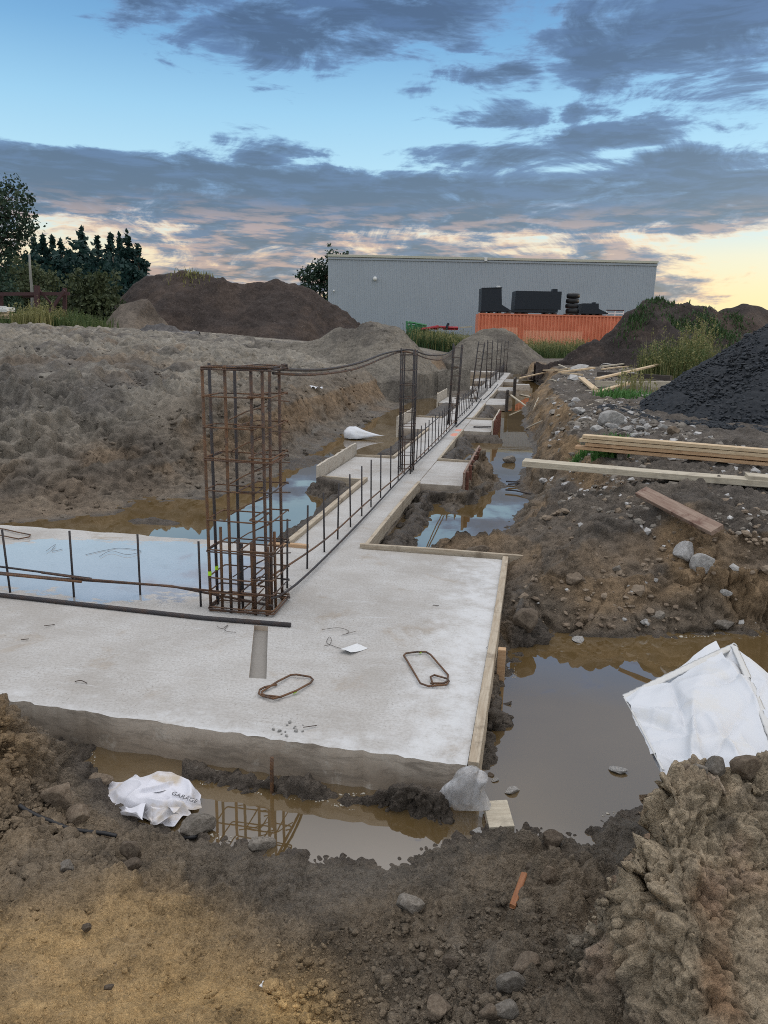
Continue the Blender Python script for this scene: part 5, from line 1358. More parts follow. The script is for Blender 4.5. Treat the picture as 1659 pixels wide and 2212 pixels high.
a = hit(1380, 1106) + Vector((0, -.02, .19)); b = hit(1540, 1198) + Vector((0, -.02, .20)); board('plank', a, b, .125, .04, 'stained_wood', 'reddish stained plank tilted down the muddy bank', 'plank', None, Vector((-.25, -.55, .8)))
# orange stick, wood block
a = hit(1108, 1964) + Vector((0, 0, .012)); b = hit(1130, 1903) + Vector((0, 0, .03)); board('stick', a, b, .024, .016, 'wet_stick', 'wet orange wooden stick lying in the near mud hollow', 'stick', None, warp=.002)
c = at(1078, 1783, WATER_Z + .01); m = MB(); m.box((0, 0, 0), (.115, .175, .05), Matrix.Rotation(.10, 3, 'X') @ Matrix.Rotation(-.06, 3, 'Y'), .004); q = m.build('wood_block', MAT['grey_wood']); q.location = c + Vector((0, .03, .02)); q.rotation_euler = (0, 0, .05); tag(q, 'pale square wood block at the near shore of the pond', 'wood block')
m = MB(); m.box((0, -.02, -.03), (.112, .16, .028), Matrix.Rotation(.10, 3, 'X'), .003); m.build('red_underside', MAT['red_wood'], q)

# ------------------------------------------------------------------ bags, film, cable, paper
def sheet_mesh(nu, nv, fn):
    U, Vv = np.meshgrid(np.linspace(0, 1, nu), np.linspace(0, 1, nv)); Pq = fn(U, Vv)
    idx = np.arange(nu * nv).reshape(nv, nu); F = np.stack([idx[:-1, :-1], idx[:-1, 1:], idx[1:, 1:], idx[1:, :-1]], -1).reshape(-1, 4)
    return Pq.reshape(-1, 3), F
def bil(c, U, V):
    a, b, d, e = [np.array(q, float) for q in c]   # (0,0) (1,0) (1,1) (0,1)
    return (a * ((1 - U) * (1 - V))[..., None] + b * (U * (1 - V))[..., None] + d * (U * V)[..., None] + e * ((1 - U) * V)[..., None])
def creases(U, V, seed, n=9, amp=.02, sharp=30):
    rnd = random.Random(seed); h = np.zeros_like(U)
    for i in range(n):
        cx, cy = rnd.random(), rnd.random(); a = rnd.uniform(0, 3.14); L = rnd.uniform(.12, .4)
        u = (U - cx) * math.cos(a) + (V - cy) * math.sin(a); v = -(U - cx) * math.sin(a) + (V - cy) * math.cos(a)
        h += rnd.choice((-1, 1)) * amp * np.exp(-np.abs(v) * sharp) * np.exp(-(u / L) ** 2)
    return h

def bulk_bag():
    # a flattened woven bulk bag lying up the far side of the foreground bank, its near end out of sight behind the crest
    A_ = at_y(1348, 1510, 3.05); B_ = at_y(1584, 1398, 3.62); D_ = at_y(1432, 1668, 2.42); E_ = at_y(1760, 1690, 2.42); F_ = at_y(1850, 1600, 3.0)
    # seam from the top corner B_ down to the lower right
    S_ = at_y(1700, 1690, 2.45)
    root = empty('bulk_bag', (A_ + E_) / 2); off = Vector(root.location)
    tag(root, 'large flattened white woven bulk bag lying behind the foreground bank', 'bulk bag')
    def face(c, nu, nv, seed, amp, name, mat, sag=.03):
        def fn(U, V):
            p = bil(c, U, V); n = np.cross(np.array(c[1]) - np.array(c[0]), np.array(c[3]) - np.array(c[0])); n = n / np.linalg.norm(n); n = n * (1 if n[2] > 0 else -1)
            h = creases(U, V, seed, 20, amp, 30) + .011 * (1 - np.abs(n3(U + .15 * n3(U, V, U * 0, .5, seed + 4), V * .8, U * 0, .34, seed + 5))) ** 5 + .005 * (1 - np.abs(n3(U, V, U * 0, .17, seed + 6))) ** 4 + .02 * fbm(U * 1.0, V, U * 0, .35, 3, seed) + sag * np.sin(np.pi * U) * np.sin(np.pi * V)
            e = .010 * np.sin(V * 14 + seed) * (U < .02)
            return p + n * h[..., None]
        v, f = sheet_mesh(nu, nv, fn); o = link(name, np_mesh(name, v - np.array(off), f, MAT[mat]), root); return o
    face((A_, B_, S_, D_), 90, 80, 5, .030, 'front_panel', 'bag_white', .05)
    face((B_, F_, E_, S_), 50, 60, 6, .024, 'side_panel', 'bag_white', .03)
    # underside: the other half of the sack, hanging a hand's breadth behind
    dn = Vector((0.03, .03, -.035))
    face((A_ + dn, B_ + dn * .7 + Vector((-.09, .02, .03)), S_ + dn, D_ + dn + Vector((-.02, 0, 0))), 40, 40, 7, .02, 'back_panel', 'bag_white', -.02)
    # sewn hem along the top edge and the raised seam
    def hem(a, b, w, th, name, seed, bulge=0.0):
        a = Vector(a); b = Vector(b); L = (b - a).length; n = 60; m = MB(); x = (b - a).normalized(); up = (Vector((0, -.5, .85)) - x * x.dot(Vector((0, -.5, .85)))).normalized(); y = up.cross(x)
        prof = [(-w / 2, 0), (-w / 4, th), (w / 4, th), (w / 2, 0), (w / 4, -th), (-w / 4, -th)]; rn = random.Random(seed)
        for i in range(n + 1):
            k = 1 + .07 * math.sin(i * 1.9) + rn.uniform(-.05, .05); c = a + x * (L * i / n) + up * (bulge * math.sin(math.pi * i / n) + .008)
            for (q, r) in prof: m.v.append(tuple(c + y * q * k + up * r * k - off))
        for i in range(n):
            for j in range(6): m.f.append((i * 6 + j, i * 6 + (j + 1) % 6, i * 6 + 6 + (j + 1) % 6, i * 6 + 6 + j))
        m.build(name, MAT['bag_hem'], root, True)
    hem(A_, B_, .034, .0016, 'sewn_hem', 1, .004); hem(B_, S_, .036, .002, 'sewn_seam', 2, .012)
    hem(A_, D_, .010, .002, 'side_cord', 3, .004)
    m = MB(); m.tube(smooth_path([B_ - off + Vector((-.01, 0, 0)), B_ - off + Vector((.004, .01, .016)), B_ - off + Vector((.018, 0, .006))], 4), .004, 6); m.build('corner_loop', MAT['bag_hem'], root, True)
bulk_bag()

def crumpled_bag():
    c0 = at(335, 1745, WATER_Z); root = empty('plastic_sack', c0); off = np.array(c0)
    tag(root, 'crumpled white sack with printed letters half sunk in the near puddle', 'sack')
    def zc(x, y): return ((220 + x / 4.88) / 1.1573, (1900 + y / 4.88) / 1.1573)
    def pt(x, y, z): return at(*zc(x, y), z)
    def fold(poly, name, seed, amp, mat='bag_dirty', n=40):
        """one fold of the sack: a four-cornered patch with ridges; corners given as (x, y, z)"""
        c = [pt(*q) for q in poly]
        def fn(U, V):
            p = bil(c, U, V); W = U + .12 * n3(U * 1, V, U * 0, .6, seed + 3); Q = V + .12 * n3(U, V, U * 0, .6, seed + 4)
            h = amp * .9 * (1 - np.abs(n3(W * 1.0, Q * 1.0, U * 0, .62, seed))) ** 2 + amp * .16 * (1 - np.abs(n3(W, Q, U * 0, .3, seed + 1))) + creases(U, V, seed, 5, amp * .4, 14)
            ed = np.minimum(np.minimum(U, 1 - U), np.minimum(V, 1 - V)); h = h * sstep(0, .18, ed)
            p = p + np.stack([.026 * n3(U, V, U * 0, .55, seed + 7), .032 * n3(U, V, U * 0, .5, seed + 8), h], -1)
            return p
        v, f = sheet_mesh(n, n, fn); o = link(name, np_mesh(name, v - off, f, MAT[mat]), root)
        return o
    w = WATER_Z
    out = [(245, 250), (350, 272), (420, 282), (540, 228), (605, 290), (700, 255), (850, 242), (1080, 235), (1185, 300), (1330, 400), (1385, 480), (1345, 600), (1200, 600), (1275, 720), (1150, 735), (1055, 855), (850, 812), (700, 742), (600, 722), (380, 650), (300, 540), (210, 380)]
    oc_ = np.array([np.array(pt(x, y, w))[:2] for x, y in out]); cc = np.array(pt(760, 500, w))[:2]; n_ = len(out)
    def body(U, V):
        a_ = U * n_; i0 = np.floor(a_).astype(int) % n_; f_ = (a_ - np.floor(a_))[..., None]; e = oc_[i0] * (1 - f_) + oc_[(i0 + 1) % n_] * f_
        p = cc + (e - cc) * V[..., None]; x, y = p[..., 0], p[..., 1]; wx = x + .05 * n3(x, y, x * 0, .16, 71); wy = y + .05 * n3(x, y, x * 0, .16, 72)
        r1 = (1 - np.abs(n3(wx, wy * 1.5, x * 0, .21, 73))) ** 2.2; r2 = (1 - np.abs(n3(wx * 1.4, wy, x * 0, .12, 74))) ** 2
        ed = sstep(1.0, .8, V); h = .012 + ed * (.052 * r1 + .020 * r2 + .022 * (1 - V ** 2)) + (1 - ed) * .016 * r1
        left_low = sstep(.03, .16, x - oc_[:, 0].min()); h = h * (.25 + .75 * left_low)
        return np.stack([x, y, w - .004 + h], -1)
    v, f = sheet_mesh(176, 44, body); link('sack_body', np_mesh('sack_body', v - off, f, MAT['bag_dirty']), root)
    fold(((690, 262, w + .06), (1130, 245, w + .06), (1185, 300, w + .04), (640, 400, w + .08)), 'crown_fold', 14, .025)
    fold(((310, 560, w + .03), (700, 560, w + .075), (740, 700, w + .08), (360, 640, w + .01)), 'front_left_fold', 16, .02)
    fold(((720, 640, w + .06), (1060, 600, w + .09), (1150, 690, w + .07), (790, 760, w + .03)), 'front_fold', 17, .025)
    # flap with the printed word
    c = [pt(1010, 372, w + .075), pt(1370, 500, w + .05), pt(1390, 600, w + .02), pt(985, 575, w + .06)]
    def fn(U, V):
        p = bil(c, U, V); return p + np.stack([U * 0, U * 0, .008 * np.sin(U * 7) * V + .006 * n3(U, V, U * 0, .3, 5)], -1)
    v, f = sheet_mesh(20, 20, fn); fl = link('printed_flap', np_mesh('printed_flap', v - off, f, MAT['bag_dirty']), root)
    cu = bpy.data.curves.new('lettering', 'FONT'); cu.body = 'GARAGE'; cu.size = .034; cu.extrude = .0006; cu.align_x = 'LEFT'; cu.materials.append(MAT['ink'])
    t = bpy.data.objects.new('lettering', cu); COL.objects.link(t)
    a = Vector(c[0]); x = (Vector(c[1]) - a).normalized(); y0 = (a - Vector(c[3])); z = x.cross(y0).normalized()
    if z.z < 0: z = -z
    y = z.cross(x); m = Matrix((x, y, z)).transposed().to_4x4(); m.translation = a + x * .018 - y * .032 + z * .010
    bpy.context.view_layer.update(); lm = bpy.data.meshes.new_from_object(t.evaluated_get(bpy.context.evaluated_depsgraph_get())); bpy.data.objects.remove(t); t = link('lettering', lm)
    t.parent = fl; t.matrix_parent_inverse = Matrix.Translation(c0).inverted(); t.matrix_world = m
crumpled_bag()

def film_heap():
    top = P(-1.90, 1.85, .02); c0 = at(1000, 1715, WATER_Z); root = empty('plastic_film', c0); off = np.array(c0)
    tag(root, 'wrinkled translucent plastic film draped at the front right corner of the slab', 'plastic film')
    K = 84; M_ = 26; bc = np.array(at_y(1016, 1722, 3.185)) - np.array([0, 0, .02]); th = np.linspace(0, 2 * np.pi, K, endpoint=False); cs_, sn_ = np.cos(th), np.sin(th)
    rx = np.where(cs_ < 0, .185, .105) * (1 + .30 * n3(cs_ * .5, sn_ * .5, 0 * th, .35, 6)); ry = np.where(sn_ < 0, .055, .055)
    ring = bc[None] + np.stack([cs_ * rx, sn_ * ry + .02 * (cs_ < -.5), -.035 - .02 * sn_], -1); top = at_y(1034, 1662, bc[1] + .03); th = th * 2
    V = []; ctr = bc + np.array([.015, .01, .10]); tp = np.array(top)
    for j in range(M_):
        u = j / (M_ - 1)
        p = ring * (1 - u) + (ctr * (1 - u) + tp * u)[None] * u
        p[:, 2] = ring[:, 2] * (1 - u) + (tp[2]) * u + (.045 + .05 * n3(cs_ * .4, sn_ * .4, 0 * th, .3, 5)) * math.sin(math.pi * u) - .03 * (cs_ < -.6) * math.sin(math.pi * u)
        r = .055 * n3(cs_ * .3, sn_ * .3, u * .12 + 0 * th, .16, 7) * math.sin(math.pi * min(1, u * 1.05)) + .03 * n3(p[:, 0], p[:, 1], p[:, 2], .07, 8) * math.sin(math.pi * u)
        d = p - ctr[None]; d[:, 2] = 0; d /= np.linalg.norm(d, axis=1, keepdims=True) + 1e-6
        V.append(p + d * r[:, None])
    V = np.concatenate(V); idx = np.arange(K * M_).reshape(M_, K); nx = np.roll(idx, -1, 1)
    F = np.stack([idx[:-1], nx[:-1], nx[1:], idx[1:]], -1).reshape(-1, 4)
    link('draped_film', np_mesh('draped_film', V - off, F, MAT['film']), root)
film_heap()

def trench_bag():
    c = at(770, 945, WATER_Z + .02); m = bmesh.new(); bmesh.ops.create_icosphere(m, subdivisions=4, radius=1)
    V = np.array([v.co[:] for v in m.verts]); F = np.array([[v.index for v in f.verts] for f in m.faces]); m.free()
    V = V * (1 + .22 * n3(V[:, 0], V[:, 1], V[:, 2], .9, 3) + .12 * np.abs(n3(V[:, 0], V[:, 1], V[:, 2], .35, 4)))[:, None]
    V = V * np.array([.20, .24, .17]); V[:, 2] = np.maximum(V[:, 2], -.05)
    V[:, 0] = np.where(V[:, 0] > .08, .08 + (V[:, 0] - .08) * 3.6, V[:, 0]); V[:, 2] *= np.where(V[:, 0] > .08, np.clip(1 - (V[:, 0] - .08) * 1.9, .10, 1), 1)
    V[:, 1] *= np.where(V[:, 0] > .08, np.clip(1 - (V[:, 0] - .08) * 1.4, .2, 1), 1)
    o = link('plastic_bag', np_mesh('plastic_bag', V, F, MAT['bag_white'])); o.location = c + Vector((-.05, 0, .05)); tag(o, 'white plastic bag trailing in the left trench water', 'plastic bag')
trench_bag()
def scrap(px, py, w, label, mat='paper', seed=1, rot=0.0, asp=.6, lift=.02, name='paper_scrap', amp=.3):
    c = hit(px, py)
    def fn(U, V): return np.stack([(U - .5) * w, (V - .5) * w * asp + .15 * w * n3(U, V, U * 0, .5, seed), lift + amp * w * np.abs(n3(U, V, U * 0, .4, seed + 1))], -1)
    v, f = sheet_mesh(10, 8, fn); o = link(name, np_mesh(name, v, f, MAT[mat])); o.location = c; o.rotation_euler = (0, 0, rot); tag(o, label, 'litter'); return o
scrap(683, 843, .30, 'white paper scrap lying on the left sand slope', 'bag_white', 3, .2, .45, .03)
scrap(568, 2130, .02, 'tiny shiny scrap pressed into the ochre sand', 'paper', 5, 1.0, .8, .004)
scrap(1308, 790, .5, 'pale scrap among the far boards', 'bag_white', 4)
# paper label on the slab
cs = [at(732, 1406, .012), at(772, 1391, .006), at(796, 1398, .008), at(757, 1413, .010)]
v, f = sheet_mesh(16, 10, lambda U, V: bil(cs, U, V) + np.stack([U * 0, U * 0, .012 * (1 - U) ** 3 + .006 * np.sin(3 * V + 2 * U)], -1))
q = link('paper_label', np_mesh('paper_label', v - np.array(cs[0]), f, MAT['paper'])); q.location = cs[0]; tag(q, 'white paper label lying on the slab between the bent links', 'paper label')
m = MB(); a_, b_ = cs[1] - cs[0], cs[2] - cs[0]
m.tube([a_ * .9 + Vector((0, 0, .004)), (a_ * .9 + b_ * .1) * .98 + Vector((.01, -.004, .004))], .002, 5); m.build('printed_mark', MAT['ink'], q)
def wire(pix, label, r=.0016, z=.004, name='tie_wire'):
    pts = smooth_path([at(x, y, z + random.uniform(0, .012)) for x, y in pix], 5); m = MB(); m.tube(pts, r, 5); q = m.build(name, MAT['wire'], None, True, loc=pts[0]); tag(q, label, 'wire', 'wire scraps on the slab')
wire([(700, 1395), (712, 1392), (716, 1382), (711, 1376), (706, 1388), (722, 1396), (740, 1402)], 'thin curled wire trailing from the paper label')
wire([(695, 1360), (730, 1356), (752, 1362), (750, 1368), (738, 1372), (770, 1363)], 'thin wire lying behind the paper label')
wire([(185, 1198), (230, 1188), (262, 1184), (305, 1190), (275, 1198), (240, 1190), (215, 1202)], 'loop of thin wire lying in the slab puddle')
wire([(100, 1190), (120, 1176), (112, 1190), (135, 1186)], 'small wire tangle left of the puddle wire loop')
wire([(468, 1352), (480, 1358), (492, 1350), (486, 1362), (510, 1366)], 'rusty wire tangle in front of the cage foot')
wire([(605, 1268), (618, 1262), (630, 1268), (612, 1276), (624, 1280)], 'wire tangle right of the cage foot')
wire([(162, 1472), (175, 1470), (188, 1476)], 'short nail-like wire on the left front of the slab', .0028)
wire([(95, 1352), (118, 1349)], 'short nail lying on the slab below the thick bar', .0028)
wire([(45, 1382), (62, 1380)], 'nail lying near the left edge of the slab', .0028)
wire([(655, 1571), (684, 1567)], 'nail lying near the front edge of the slab', .0024)
wire([(935, 1307), (948, 1308)], 'nail lying on the right half of the slab', .0026)
wire([(1050, 1400), (1062, 1390), (1058, 1402), (1070, 1398)], 'wire tangle on the right formwork board')
def cable(pix, label, r=.009):
    pts = smooth_path([hit(x, y) + Vector((0, 0, .012)) for x, y in pix], 5); m = MB(); m.tube(pts, r, 7); q = m.build('cable', MAT['black_rubber'], None, True, loc=pts[0]); tag(q, label, 'cable', 'pieces of black cable in the mud')
cable([(42, 1745), (60, 1758), (90, 1772), (118, 1783), (150, 1796), (190, 1802), (225, 1806), (252, 1812)], 'longer black cable half buried in the mud at the left')
cable([(398, 1815), (425, 1812), (450, 1804), (470, 1795)], 'short black cable end beside the flat slab fragment')
# bars lying across the narrow neck of the right trench
for i, pix in enumerate((((1093, 1040), (1118, 1041), (1152, 1038)), ((1098, 1046), (1125, 1044), (1146, 1042)), ((1092, 1058), (1115, 1060), (1150, 1068)))):
    bar([at(x, y, WATER_Z + .035) for x, y in pix], .012, 'rebar_dark', ['uppermost bar crossing the water at the trench neck', 'middle bar crossing the water at the trench neck', 'lower bar half sunk at the trench neck'][i])

# ------------------------------------------------------------------ warehouse
def warehouse():
    y = 75.0; a = at_y(709, 554, y); b = at_y(1420, 566, y); x0, x1 = a.x, b.x; zt = 8.75; zb = .2
    root = empty('warehouse', ((x0 + x1) / 2, y, zb)); off = Vector(root.location); tag(root, 'wide grey corrugated metal warehouse with a blank front wall', 'warehouse')
    # ribbed front wall
    n = int((x1 - x0) / .34); m = MB(); prof = []
    for i in range(n):
        u = x0 + (x1 - x0) * i / n; w = (x1 - x0) / n
        prof += [(u, 0), (u + w * .55, 0), (u + w * .65, -.035), (u + w * .90, -.035)]
    prof.append((x1, 0))
    for (u, dy) in prof: m.v += [(u - off.x, y + dy - off.y, 0), (u - off.x, y + dy - off.y, zt - zb)]
    for i in range(len(prof) - 1): m.f.append((2 * i, 2 * i + 2, 2 * i + 3, 2 * i + 1))
    m.build('front_wall', MAT['cladding'], root)
    m = MB(); m.box(((x0 + x1) / 2 - off.x, 14.05, (zt - zb) / 2), (x1 - x0 - .02, 28, zt - zb - .02)); m.build('hall', MAT['cladding'], root)
    m = MB(); m.box(((x0 + x1) / 2 - off.x, -.06, zt - zb + .02), (x1 - x0 + .1, .22, .20)); m.build('roof_trim', MAT['trim_pale'], root)
    m = MB(); m.box(((x0 + x1) / 2 - off.x, -.02, zt - zb - .22), (x1 - x0 + .04, .16, .16)); m.build('gutter', MAT['cladding'], root)
    m = MB(); p = at_y(1049, 561, y); m.box((p.x - off.x, -.20, zt - zb - .02), (.26, .10, .34)); m.build('rain_outlet', MAT['white_metal'], root)
    for (px, py, s) in ((810, 602, .20), (721, 628, .09)):
        p = at_y(px, py, y - .2); m = MB(); bm_ = bmesh.new(); bmesh.ops.create_uvsphere(bm_, u_segments=14, v_segments=8, radius=s); m.add([v.co + p - off for v in bm_.verts], [[v.index for v in f.verts] for f in bm_.faces]); bm_.free()
        m.box(p - off + Vector((0, .12, -s * .2)), (s * .5, .2, s * .5)); m.build('wall_lamp' if s > .1 else 'camera_dome', MAT['white_metal'], root, True)
    m = MB(); p = at_y(721, 700, y); m.box((p.x - off.x - .22, -.07, 1.2), (.06, .1, 2.4)); m.build('downpipe', MAT['white_metal'], root)
warehouse()

def m_container():
    t = NT('container_orange'); oc = t.coord(); n = t.noise(oc, .8, 6, .65); sp = t.n('ShaderNodeSeparateXYZ'); t.l(oc, sp.inputs[0]); X, Y, Z = sp.outputs
    c = t.mix(t.ramp(n, .35, .7), (0.62, 0.185, 0.10), (0.74, 0.25, 0.145))
    rust = t.ramp(t.noise(t.coord('Object', (3, 3, .5)), 1.5, 6, .7), .6, .75); c = t.mix(t.math('MULTIPLY', rust, .45), c, (.16, .06, .04))
    for (a, b, z0, z1) in ((1.85, 3.15, .75, 1.55), (3.6, 8.2, .40, 1.35)):
        k = t.math('MULTIPLY', t.math('MULTIPLY', t.ramp(X, a - .02, a + .02), t.ramp(X, b + .02, b - .02)), t.math('MULTIPLY', t.ramp(Z, z0 - .02, z0 + .02), t.ramp(Z, z1 + .02, z1 - .02)))
        c = t.mix(t.math('MULTIPLY', k, .75), c, (.80, .38, .24))
    t.bsdf(c, .55, None, .35); MAT['container'] = t.m
m_container()
def container():
    y = 62.0; a = at_y(1034, 676, y); L, D, Hh = 12.19, 2.44, 2.6; z0 = a.z - Hh
    root = empty('shipping_container', (a.x, y, z0)); tag(root, 'faded orange shipping container carrying black boxes in front of the warehouse', 'shipping container')
    m = MB(); n = 44; prof = []
    for i in range(n):
        u = .12 + (L - .24) * i / n; w = (L - .24) / n; prof += [(u, .08), (u + w * .35, .08), (u + w * .5, .0), (u + w * .85, .0)]
    prof.append((L - .12, .035))
    for (u, dy) in prof: m.v += [(u, dy, .16), (u, dy, Hh - .11)]
    for i in range(len(prof) - 1): m.f.append((2 * i, 2 * i + 2, 2 * i + 3, 2 * i + 1))
    m.build('corrugated_side', MAT['container'], root)
    m = MB(); m.box((L / 2, D / 2 + .09, Hh / 2), (L - .1, D - .12, Hh - .08)); m.build('body', MAT['container'], root)
    for x in (.06, L - .06):
        m = MB(); m.box((x, .06, Hh / 2), (.12, .16, Hh - .006)); m.build('corner_post', MAT['container'], root)
    m = MB(); m.box((L / 2, .03, Hh - .055), (L - .24, .09, .11)); m.build('top_rail', MAT['container'], root)
    m = MB(); m.box((L / 2, .03, .08), (L - .24, .09, .16)); m.build('bottom_rail', MAT['container'], root)
    return y, a.z
cy_, cz_ = container()
def z3(x, y): return ((1160 + x / 3.456) / 1.1573, (640 + y / 3.456) / 1.1573)
def poly_at(pts, Y): return [at_y(*z3(x, y), Y) for x, y in pts]
def roof_box(name, label, body, extra, feet, dep=1.9):
    Y = cy_ + .25; p = poly_at(body, Y); c = Vector((sum(q.x for q in p) / len(p), Y + dep / 2, cz_)); root = empty(name, c); tag(root, label, name.replace('_', ' '), 'black equipment on the container roof')
    zmin = min(q.z for q in p); p = [Vector((q.x, Y, q.z - zmin + cz_ + .12)) for q in p]
    m = MB(); m.prism([q - c for q in p], (0, dep, 0)); m.build('casing', MAT['navy_black'], root)
    for (nm, ex, d0, d1, mt) in extra:
        e = poly_at(ex, Y); e = [Vector((q.x, Y + d0, q.z - zmin + cz_ + .12)) for q in e]; m = MB(); m.prism([q - c for q in e], (0, d1 - d0, 0)); m.build(nm, MAT[mt], root)
    for fx in feet:
        q = at_y(*z3(fx, 490), Y); m = MB(); m.box((q.x - c.x, .0, .06), (.26, dep * .9, .12)); m.build('bearer', MAT['dark_wood'], root)
roof_box('feed_hopper', 'tall black hopper with a sloping chute at the left end of the container roof', [(155, 275), (325, 270), (328, 420), (412, 472), (412, 478), (147, 478)], [('cap', [(296, 270), (296, 252), (322, 252), (322, 270)], .5, 1.2, 'white_metal'), ('rim', [(152, 282), (152, 273), (329, 268), (329, 277)], -.04, -.003, 'navy_black')], (175, 240, 310, 390))
roof_box('ventilation_unit', 'long black housing with a short chimney on the container roof', [(450, 305), (845, 312), (835, 462), (812, 466), (808, 494), (432, 490), (436, 452)], [('chimney', [(778, 313), (778, 287), (818, 287), (818, 314)], .4, 1.1, 'navy_black'), ('lower_flange', [(436, 463), (436, 452), (834, 460), (834, 470)], -.05, -.003, 'navy_black')], (480, 540, 720, 790))
roof_box('small_hopper', 'small black hopper with a short chute on the container roof, right of the tyres', [(1030, 408), (1165, 410), (1165, 455), (1245, 494), (1245, 500), (1022, 497)], [('chimney', [(1130, 411), (1130, 397), (1150, 397), (1150, 412)], .4, 1.0, 'navy_black')], (1070, 1125, 1185))
for i in range(4):
    q0 = at_y(*z3(930, 497), cy_ + .8); bm_ = bmesh.new(); m = MB(); Rr, r = .38, .135; nu, nv = 28, 10
    for a in range(nu):
        for b in range(nv):
            th = 2 * math.pi * a / nu; ph = 2 * math.pi * b / nv; k = Rr - r * .6 + (r * .95) * math.copysign(abs(math.cos(ph)) ** .6, math.cos(ph)); m.v.append((k * math.cos(th) * 1.22, k * math.sin(th) * 1.22, .195 + .185 * math.copysign(abs(math.sin(ph)) ** .7, math.sin(ph))))
    for a in range(nu):
        for b in range(nv): m.f.append((a * nv + b, ((a + 1) % nu) * nv + b, ((a + 1) % nu) * nv + (b + 1) % nv, a * nv + (b + 1) % nv))
    bm_.free(); q = m.build('tyre', MAT['black_rubber'], None, True); q.location = (q0.x + random.uniform(-.03, .03), q0.y, cz_ + .10 + i * .39)
    tag(q, ['bottom tyre of the stack on the container roof', 'second tyre from the bottom of the stack on the container', 'third tyre from the bottom of the stack on the container', 'top tyre of the stack on the container roof'][i], 'tyre', 'tyres stacked on the container')
def pallet_at():
    Y = cy_ + .2; a = at_y(*z3(880, 500), Y); m = MB(); m.box((0, .6, .03), (1.1, 1.2, .05)); [m.box((x, .6, -.02), (.1, 1.2, .06)) for x in (-.45, 0, .45)]
    q = m.build('pallet', MAT['dark_wood']); q.location = (at_y(*z3(930, 497), cy_ + .8).x, Y, cz_ + .052); tag(q, 'low dark pallet under the stack of tyres', 'pallet')
pallet_at()
p = poly_at([(1232, 478), (1385, 482)], cy_ + .3); root = empty('metal_rack', ((p[0].x + p[1].x) / 2, cy_ + .8, cz_)); tag(root, 'low pale metal rack on the container roof near the dark mound', 'rack')
w_ = p[1].x - p[0].x
m = MB(); m.box((0, -.4, .42), (w_, .08, .08)); m.build('top_rail', MAT['red_oxide'], root); m = MB(); m.box((0, -.4, .20), (w_, .05, .06)); m.build('lower_rail', MAT['white_metal'], root)
for x in (-w_ * .48, 0, w_ * .48):
    m = MB(); m.box((x, -.4, .19), (.06, .06, .38)); m.build('leg', MAT['white_metal'], root)

# farm machinery half hidden in the weeds left of the container
def z2(x, y): return ((720 + x / 3.456) / 1.1573, (600 + y / 3.456) / 1.1573)
def beams(name, label, cat, segs, Y, r, mat, parts=None):
    p = [(at_y(*z2(*a), Y), at_y(*z2(*b), Y)) for a, b in segs]; c = sum((q for s_ in p for q in s_), Vector()) / (2 * len(p)); root = empty(name, c); tag(root, label, cat)
    for i, (a, b) in enumerate(p):
        for dy in (0, 1.1):
            m = MB(); m.tube([a - c + Vector((0, dy, 0)), b - c + Vector((0, dy, 0))], r, 5); m.build((parts or ['beam'])[i % len(parts or [1])], MAT[mat], root)
    return root, c
g, c = beams('green_trailer', 'green framed farm trailer standing in the weeds before the warehouse', 'trailer', [((1027, 700), (1027, 775)), ((1045, 708), (1200, 738)), ((1027, 712), (1100, 716)), ((1060, 712), (1075, 770)), ((1110, 722), (1125, 770)), ((1160, 732), (1170, 770))], 57.5, .07, 'green_paint')
m = MB(); a, b = at_y(*z2(1040, 735), 57.8), at_y(*z2(1195, 745), 57.8); m.box((a + b) / 2 - c + Vector((0, .6, -.25)), (b.x - a.x, 1.2, .6)); m.build('tray', MAT['green_paint'], g)
g, c = beams('red_implement', 'red farm implement with a dark lever standing in the weeds', 'farm implement', [((1150, 772), (1310, 752)), ((1150, 772), (1300, 745)), ((1300, 750), (1470, 760))], 57, .09, 'red_paint')
for (x0, x1, y0, y1) in ((1345, 1470, 745, 778), (1160, 1300, 756, 775)):
    a, b = at_y(*z2(x0, y0), 57), at_y(*z2(x1, y1), 57); m = MB(); m.box((a + b) / 2 - c + Vector((0, .5, 0)), (b.x - a.x, 1.0, abs(a.z - b.z)), None, .06); m.build('red_hood', MAT['red_paint'], g)
m = MB(); m.tube([at_y(*z2(1372, 778), 56.9) - c, at_y(*z2(1374, 745), 56.9) - c, at_y(*z2(1388, 718), 56.9) - c], .09, 6); m.build('lever', MAT['navy_black'], g)
a, b = at_y(*z2(1480, 757), 58), at_y(*z2(1590, 748), 58); board('plank', a, b, .2, .10, 'grey_wood', 'pale timber lying behind the weeds beside the container', 'plank')

